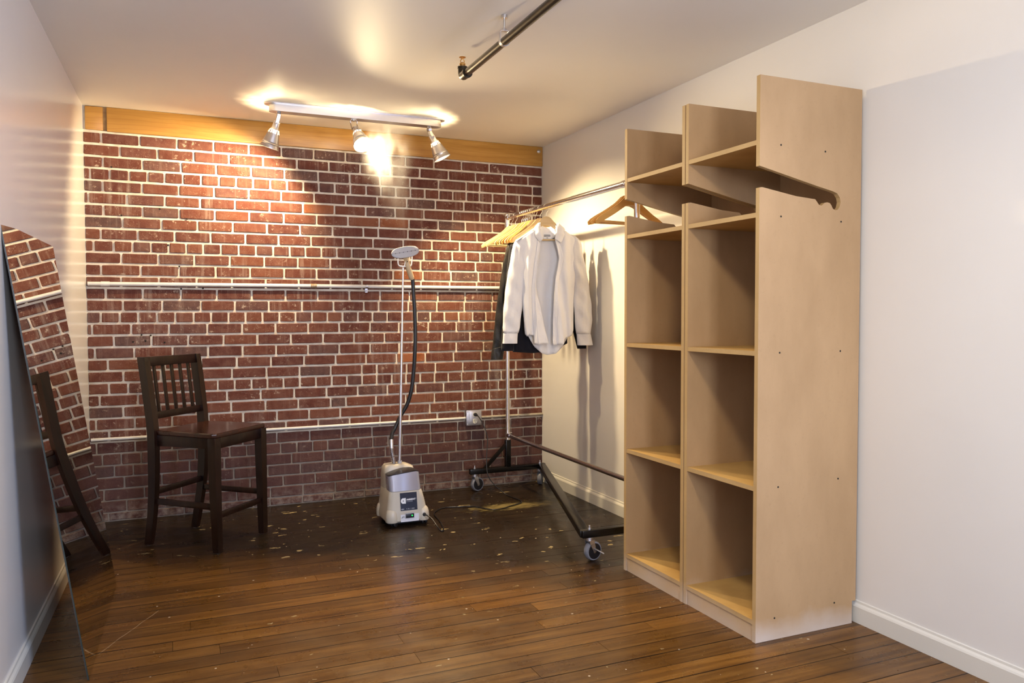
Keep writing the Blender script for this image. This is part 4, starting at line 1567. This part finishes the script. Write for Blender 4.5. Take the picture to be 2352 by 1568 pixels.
# pole
m = MB()
m.cyl((1.615, -.64, .300), (1.6185, -.64, .345), 0.0125, 14)
m.build('pole_socket', MT['grey'], st)
P0, P1 = Vector((1.6165, -.64, .32)), Vector((1.646, -.64, 1.455))
m = MB()
m.tube([P0, P0.lerp(P1, .40), P0.lerp(P1, .401), P0.lerp(P1, .72), P0.lerp(P1, .721), P1], [.0088, .0088, .0074, .0074, .0060, .0058], 14)
m.build('pole', MT['alu'], st)
m = MB()
lp = [(1.611, -.665, 1.512), (1.609, -.667, 1.485), (1.610, -.668, 1.466), (1.620, -.668, 1.456), (1.645, -.668, 1.4545), (1.672, -.668, 1.454), (1.685, -.668, 1.462), (1.690, -.667, 1.485), (1.692, -.665, 1.513)]
m.tube(smooth_path(lp, 4), 0.0036, 8)
m.cyl((1.646, -.64, 1.452), (1.646, -.666, 1.456), 0.0045, 8)
m.tube([(1.646, -.666, 1.456), (1.650, -.68, 1.49), (1.652, -.69, 1.505)], 0.003, 8)
m.build('head_holder', MT['white'], st)
# steam head: oval soleplate tilted to the camera
hc = Vector((1.642, -.700, 1.533))
hx = Vector((0.983, 0.0, 0.185)).normalized()
hn = Vector((-0.16, -0.98, 0.10))
hn = (hn - hx * hn.dot(hx)).normalized()
hy = hn.cross(hx)
m = MB()
rings = []
for off, k in ((-0.022, 0.55), (-0.014, 0.9), (-0.004, 1.0), (0.003, 0.99), (0.005, 0.95)):
    ring = []
    for i in range(32):
        t = 2 * pi * i / 32
        ring.append(hc + hx * (0.081 * k * math.copysign(abs(cos(t)) ** 0.8, cos(t))) + hy * (0.032 * k * math.copysign(abs(sin(t)) ** 0.85, sin(t))) + hn * off)
    rings.append(ring)
m.loft(rings)
hd_ = m.build('steam_head', MT['grey'], st, smooth=40)
m = MB()
for i in range(6):
    p = hc + hx * (-0.058 + 0.0232 * i) + hn * 0.0048
    m.lathe([(0.0024, 0), (0.0024, 0.0006)], p, hn, 8)
m.bar(hc - hx * 0.079 + hn * 0.0048, hc + hx * 0.079 + hn * 0.0048, 0.0009, 0.0008, upv=tuple(hn))
m.build('steam_holes', MT['hole'], hd_)
# handle
m = MB()
hpth = smooth_path([hc - hn * 0.012 - hy * 0.018, (1.657, -.672, 1.490), (1.667, -.665, 1.455), (1.678, -.658, 1.425), (1.690, -.650, 1.398), (1.696, -.646, 1.384)], 5)
m.tube(hpth, [lerp(0.0165, 0.0135, min(1, i / 8)) if i < 9 else (0.0155 if i < len(hpth) - 3 else 0.0125) for i in range(len(hpth))], 16)
m.build('handle', MT['tan'], st, smooth=60)
MB().lathe([(0.003, 0), (0.003, 0.001)], (1.6585, -.6865, 1.481), (0, -1, 0.1), 8).build('screw', MT['hole'], st)
# hose
hose = [(1.696, -.645, 1.386), (1.702, -.64, 1.377), (1.707, -.64, 1.287), (1.713, -.64, 1.19), (1.715, -.64, 1.074), (1.712, -.64, .966), (1.706, -.635, .861), (1.693, -.63, .748), (1.671, -.62, .666),
        (1.642, -.61, .612), (1.620, -.605, .567), (1.600, -.605, .527), (1.582, -.615, .50), (1.572, -.63, .464)]
m = MB()
m.tube(smooth_path(hose, 6), 0.0112, 14)
m.build('hose', MT['hose'], st, smooth=60)
sp_path = smooth_path([(1.572, -.63, .466), (1.570, -.64, .43), (1.573, -.64, .39), (1.581, -.64, .348), (1.586, -.64, .318)], 6)
m = MB()
rad = [0.0112 if (i < 9 or i % 2) else 0.0088 for i in range(len(sp_path))]
fine = []
rr_ = []
for i in range(len(sp_path) - 1):
    for k in range(3):
        fine.append(sp_path[i].lerp(sp_path[i + 1], k / 3))
        rr_.append(0.0116 if len(fine) < 24 else (0.0128 if len(fine) % 3 == 0 else 0.0088))
m.tube(fine, rr_, 12)
m.build('hose_spring', MT['alu'], st)
MB().cyl((1.585, -.64, .322), (1.588, -.64, .308), 0.0075, 10).build('hose_fitting', MT['brass'], st)
# label, switch, sticker on the front face (face leans back a little)
fy0 = -0.8035


def front(x, z, d=0.0):
    y = poly1([(0.03, -.8005), (.06, -.8005), (.095, -.7965), (.15, -.7925), (.196, -.7885)], z)
    return Vector((x, y - d, z))


m = MB()
m.prism([(1.579, .092), (1.675, .092), (1.672, .190), (1.576, .190)], 0.0015, lambda u, v, w: front(u, v, w + 0.0004))
lab = m.build('label_plate', MT['labelblack'], st, smooth=0)
yd = (front(0, .19) - front(0, .095)).normalized()
# round 'a' mark: disc with a stem and a small diamond hole
m = MB()
m.prism([(1.594 + .0135 * cos(t), .146 + .0155 * sin(t)) for t in [2 * pi * k / 24 for k in range(24)]], 0.0005, lambda u, v, w: front(u, v, w + 0.0018))
m.prism([(1.600, .1305), (1.6085, .1305), (1.6085, .1615), (1.600, .1615)], 0.0006, lambda u, v, w: front(u, v, w + 0.0018))
mk = m.build('logo_mark', MT['white'], lab, smooth=0)
MB().prism([(1.594, .1420), (1.5975, .1460), (1.594, .1500), (1.5905, .1460)], 0.0004, lambda u, v, w: front(u, v, w + 0.0026)).build('logo_hole', MT['labelblack'], lab, smooth=0)
text_mesh('AMBIENT', 0.0125, 'lettering', MT['white'], lab, front(1.6125, .1475, 0.0022), (1, 0, 0.01), yd, bold=0.0004)
text_mesh('\u00b0', 0.010, 'lettering', MT['white'], lab, front(1.6655, .1490, 0.0022), (1, 0, 0.01), yd)
text_mesh('S T U D I O', 0.0068, 'lettering', MT['sticker'], lab, front(1.6130, .1385, 0.0022), (1, 0, 0.01), yd)
text_mesh('404', 0.0110, 'lettering', MT['sticker'], lab, front(1.5810, .0965, 0.0022), (1, 0, 0.01), yd)
text_mesh('4 30. 1 060', 0.0105, 'lettering', MT['grey'], lab, front(1.6100, .0972, 0.0022), (1, 0, 0.01), yd)
m = MB()
m.prism([(1.578, .030), (1.682, .030), (1.682, .071), (1.578, .071)], 0.0010, lambda u, v, w: front(u, v, w + 0.0004))
stk = m.build('sticker', MT['sticker'], st, smooth=0)
m = MB()
for pth in ([(1.581, .054), (1.586, .056), (1.590, .063), (1.587, .052), (1.583, .050)], [(1.590, .054), (1.595, .064), (1.597, .053), (1.599, .058), (1.592, .058)]):
    m.tube([front(x, z, 0.0018) for x, z in pth], 0.0007, 5)
m.build('handwriting', MT['black'], stk)
m = MB()
m.box2((1.603, -.806, .048), (1.655, -.7985, .079), 0.002)
m.build('switch_bezel', MT['grey'], st)
m = MB()
m.box2((1.606, -.8085, .052), (1.652, -.803, .075), 0.002)
sw = m.build('rocker_switch', MT['black'], st)
MB().lathe([(0.0042, 0), (0.0040, 0.0012), (0.001, 0.0016)], (1.641, -.8086, .064), (0, -1, 0), 12).build('pilot_light', MT['green'], sw)
# power cord, lying on the floor and rising to the outlet
cord = [(1.712, -.812, .062), (1.722, -.835, .060), (1.740, -.865, .045), (1.752, -.915, .016), (1.757, -.965, .005), (1.775, -.955, .005), (1.800, -.85, .005), (1.818, -.73, .005), (1.828, -.63, .005), (1.855, -.560, .005), (1.934, -.489, .005), (2.039, -.511, .005), (2.107, -.530, .005), (2.181, -.650, .005), (2.250, -.655, .005), (2.311, -.62, .005),
        (2.385, -.585, .005), (2.428, -.540, .005), (2.432, -.470, .005), (2.415, -.36, .005), (2.385, -.305, .032), (2.345, -.262, .077), (2.324, -.222, .137), (2.333, -.19, .247), (2.352, -.16, .343), (2.347, -.14, .399), (2.332, -.118, .452), (2.317, -.098, .487), (2.308, -.082, .502)]
MB().tube(smooth_path(cord, 6), 0.0036, 8).build('power_cord', MT['cable'], st, smooth=60)
MB().lathe([(0.010, 0), (0.010, 0.004), (0.006, 0.007)], (1.712, -.806, .062), (0, -1, 0), 12).build('cord_grommet', MT['black'], st)
m = MB()
m.tube([(2.305, -.0496, .504), (2.305, -.062, .504), (2.306, -.074, .503), (2.308, -.088, .500)], [.0125, .0125, .0095, .0055], 12)
m.build('plug', MT['black'], st)

# ================================================================== STEAM
N = NT('drifting_steam')
N.t.nodes.remove(N.b)
pv = N.n('ShaderNodeVolumePrincipled')
pv.inputs['Color'].default_value = (0.95, 0.95, 0.95, 1)
pv.inputs['Anisotropy'].default_value = 0.15
out = [n for n in N.t.nodes if n.type == 'OUTPUT_MATERIAL'][0]
N.l(pv.outputs[0], out.inputs['Volume'])
gz = N.pos((9, 9, 3))
nf = N.ramp(N.noise(gz, 1.4, 5, 0.6, 0.8), [(0.42, BW3(0)), (0.68, BW3(1))])
sx_ = N.n('ShaderNodeSeparateXYZ')
N.l(N.n('ShaderNodeNewGeometry').outputs['Position'], sx_.inputs[0])
fade = N.ramp(N.math('SUBTRACT', sx_.outputs[2], 1.45), [(0.10, BW3(0.02)), (0.35, BW3(0.30)), (0.70, BW3(1.0))])
ax_x = N.n('ShaderNodeMapRange'); ax_x.interpolation_type = 'SMOOTHSTEP'
for k_, v_ in ((1, 1.57), (2, 2.0), (3, 1.633), (4, 1.545)):
    ax_x.inputs[k_].default_value = v_
N.l(sx_.outputs[2], ax_x.inputs[0])
ax_y = N.n('ShaderNodeMapRange')
for k_, v_ in ((1, 1.57), (2, 2.3), (3, -0.70), (4, -0.68)):
    ax_y.inputs[k_].default_value = v_
N.l(sx_.outputs[2], ax_y.inputs[0])
rad_ = N.n('ShaderNodeMapRange')
for k_, v_ in ((1, 1.57), (2, 2.0), (3, 0.025), (4, 0.17)):
    rad_.inputs[k_].default_value = v_
N.l(sx_.outputs[2], rad_.inputs[0])
wob = N.math('MULTIPLY', N.math('SUBTRACT', N.noise(N.pos((1, 1, 1)), 5.0, 3), 0.5), 0.16)
ddx = N.math('SUBTRACT', N.math('ADD', sx_.outputs[0], wob), ax_x.outputs[0])
ddy = N.math('SUBTRACT', sx_.outputs[1], ax_y.outputs[0])
rr2 = N.math('DIVIDE', N.math('SQRT', N.math('ADD', N.math('MULTIPLY', ddx, ddx), N.math('MULTIPLY', ddy, ddy))), rad_.outputs[0])
fall = N.ramp(rr2, [(0.0, BW3(1)), (0.5, BW3(0.45)), (0.95, BW3(0))])
N.l(N.math('MULTIPLY', N.math('MULTIPLY', N.math('MULTIPLY', nf, fade), fall), 3.6), pv.inputs['Density'])
steam_mat = N.m
path = [(1.633, -.70, 1.572), (1.62, -.695, 1.64), (1.60, -.69, 1.75), (1.57, -.69, 1.9), (1.545, -.685, 2.05), (1.545, -.68, 2.28)]
radii = [0.04, 0.075, 0.12, 0.17, 0.19, 0.19]
o = MB().tube(path, radii, 16).build('steam_plume', steam_mat, None, smooth=60)
tag(o, 'faint plume of white steam rising from the steamer head towards the spotlights', 'steam', kind='stuff')
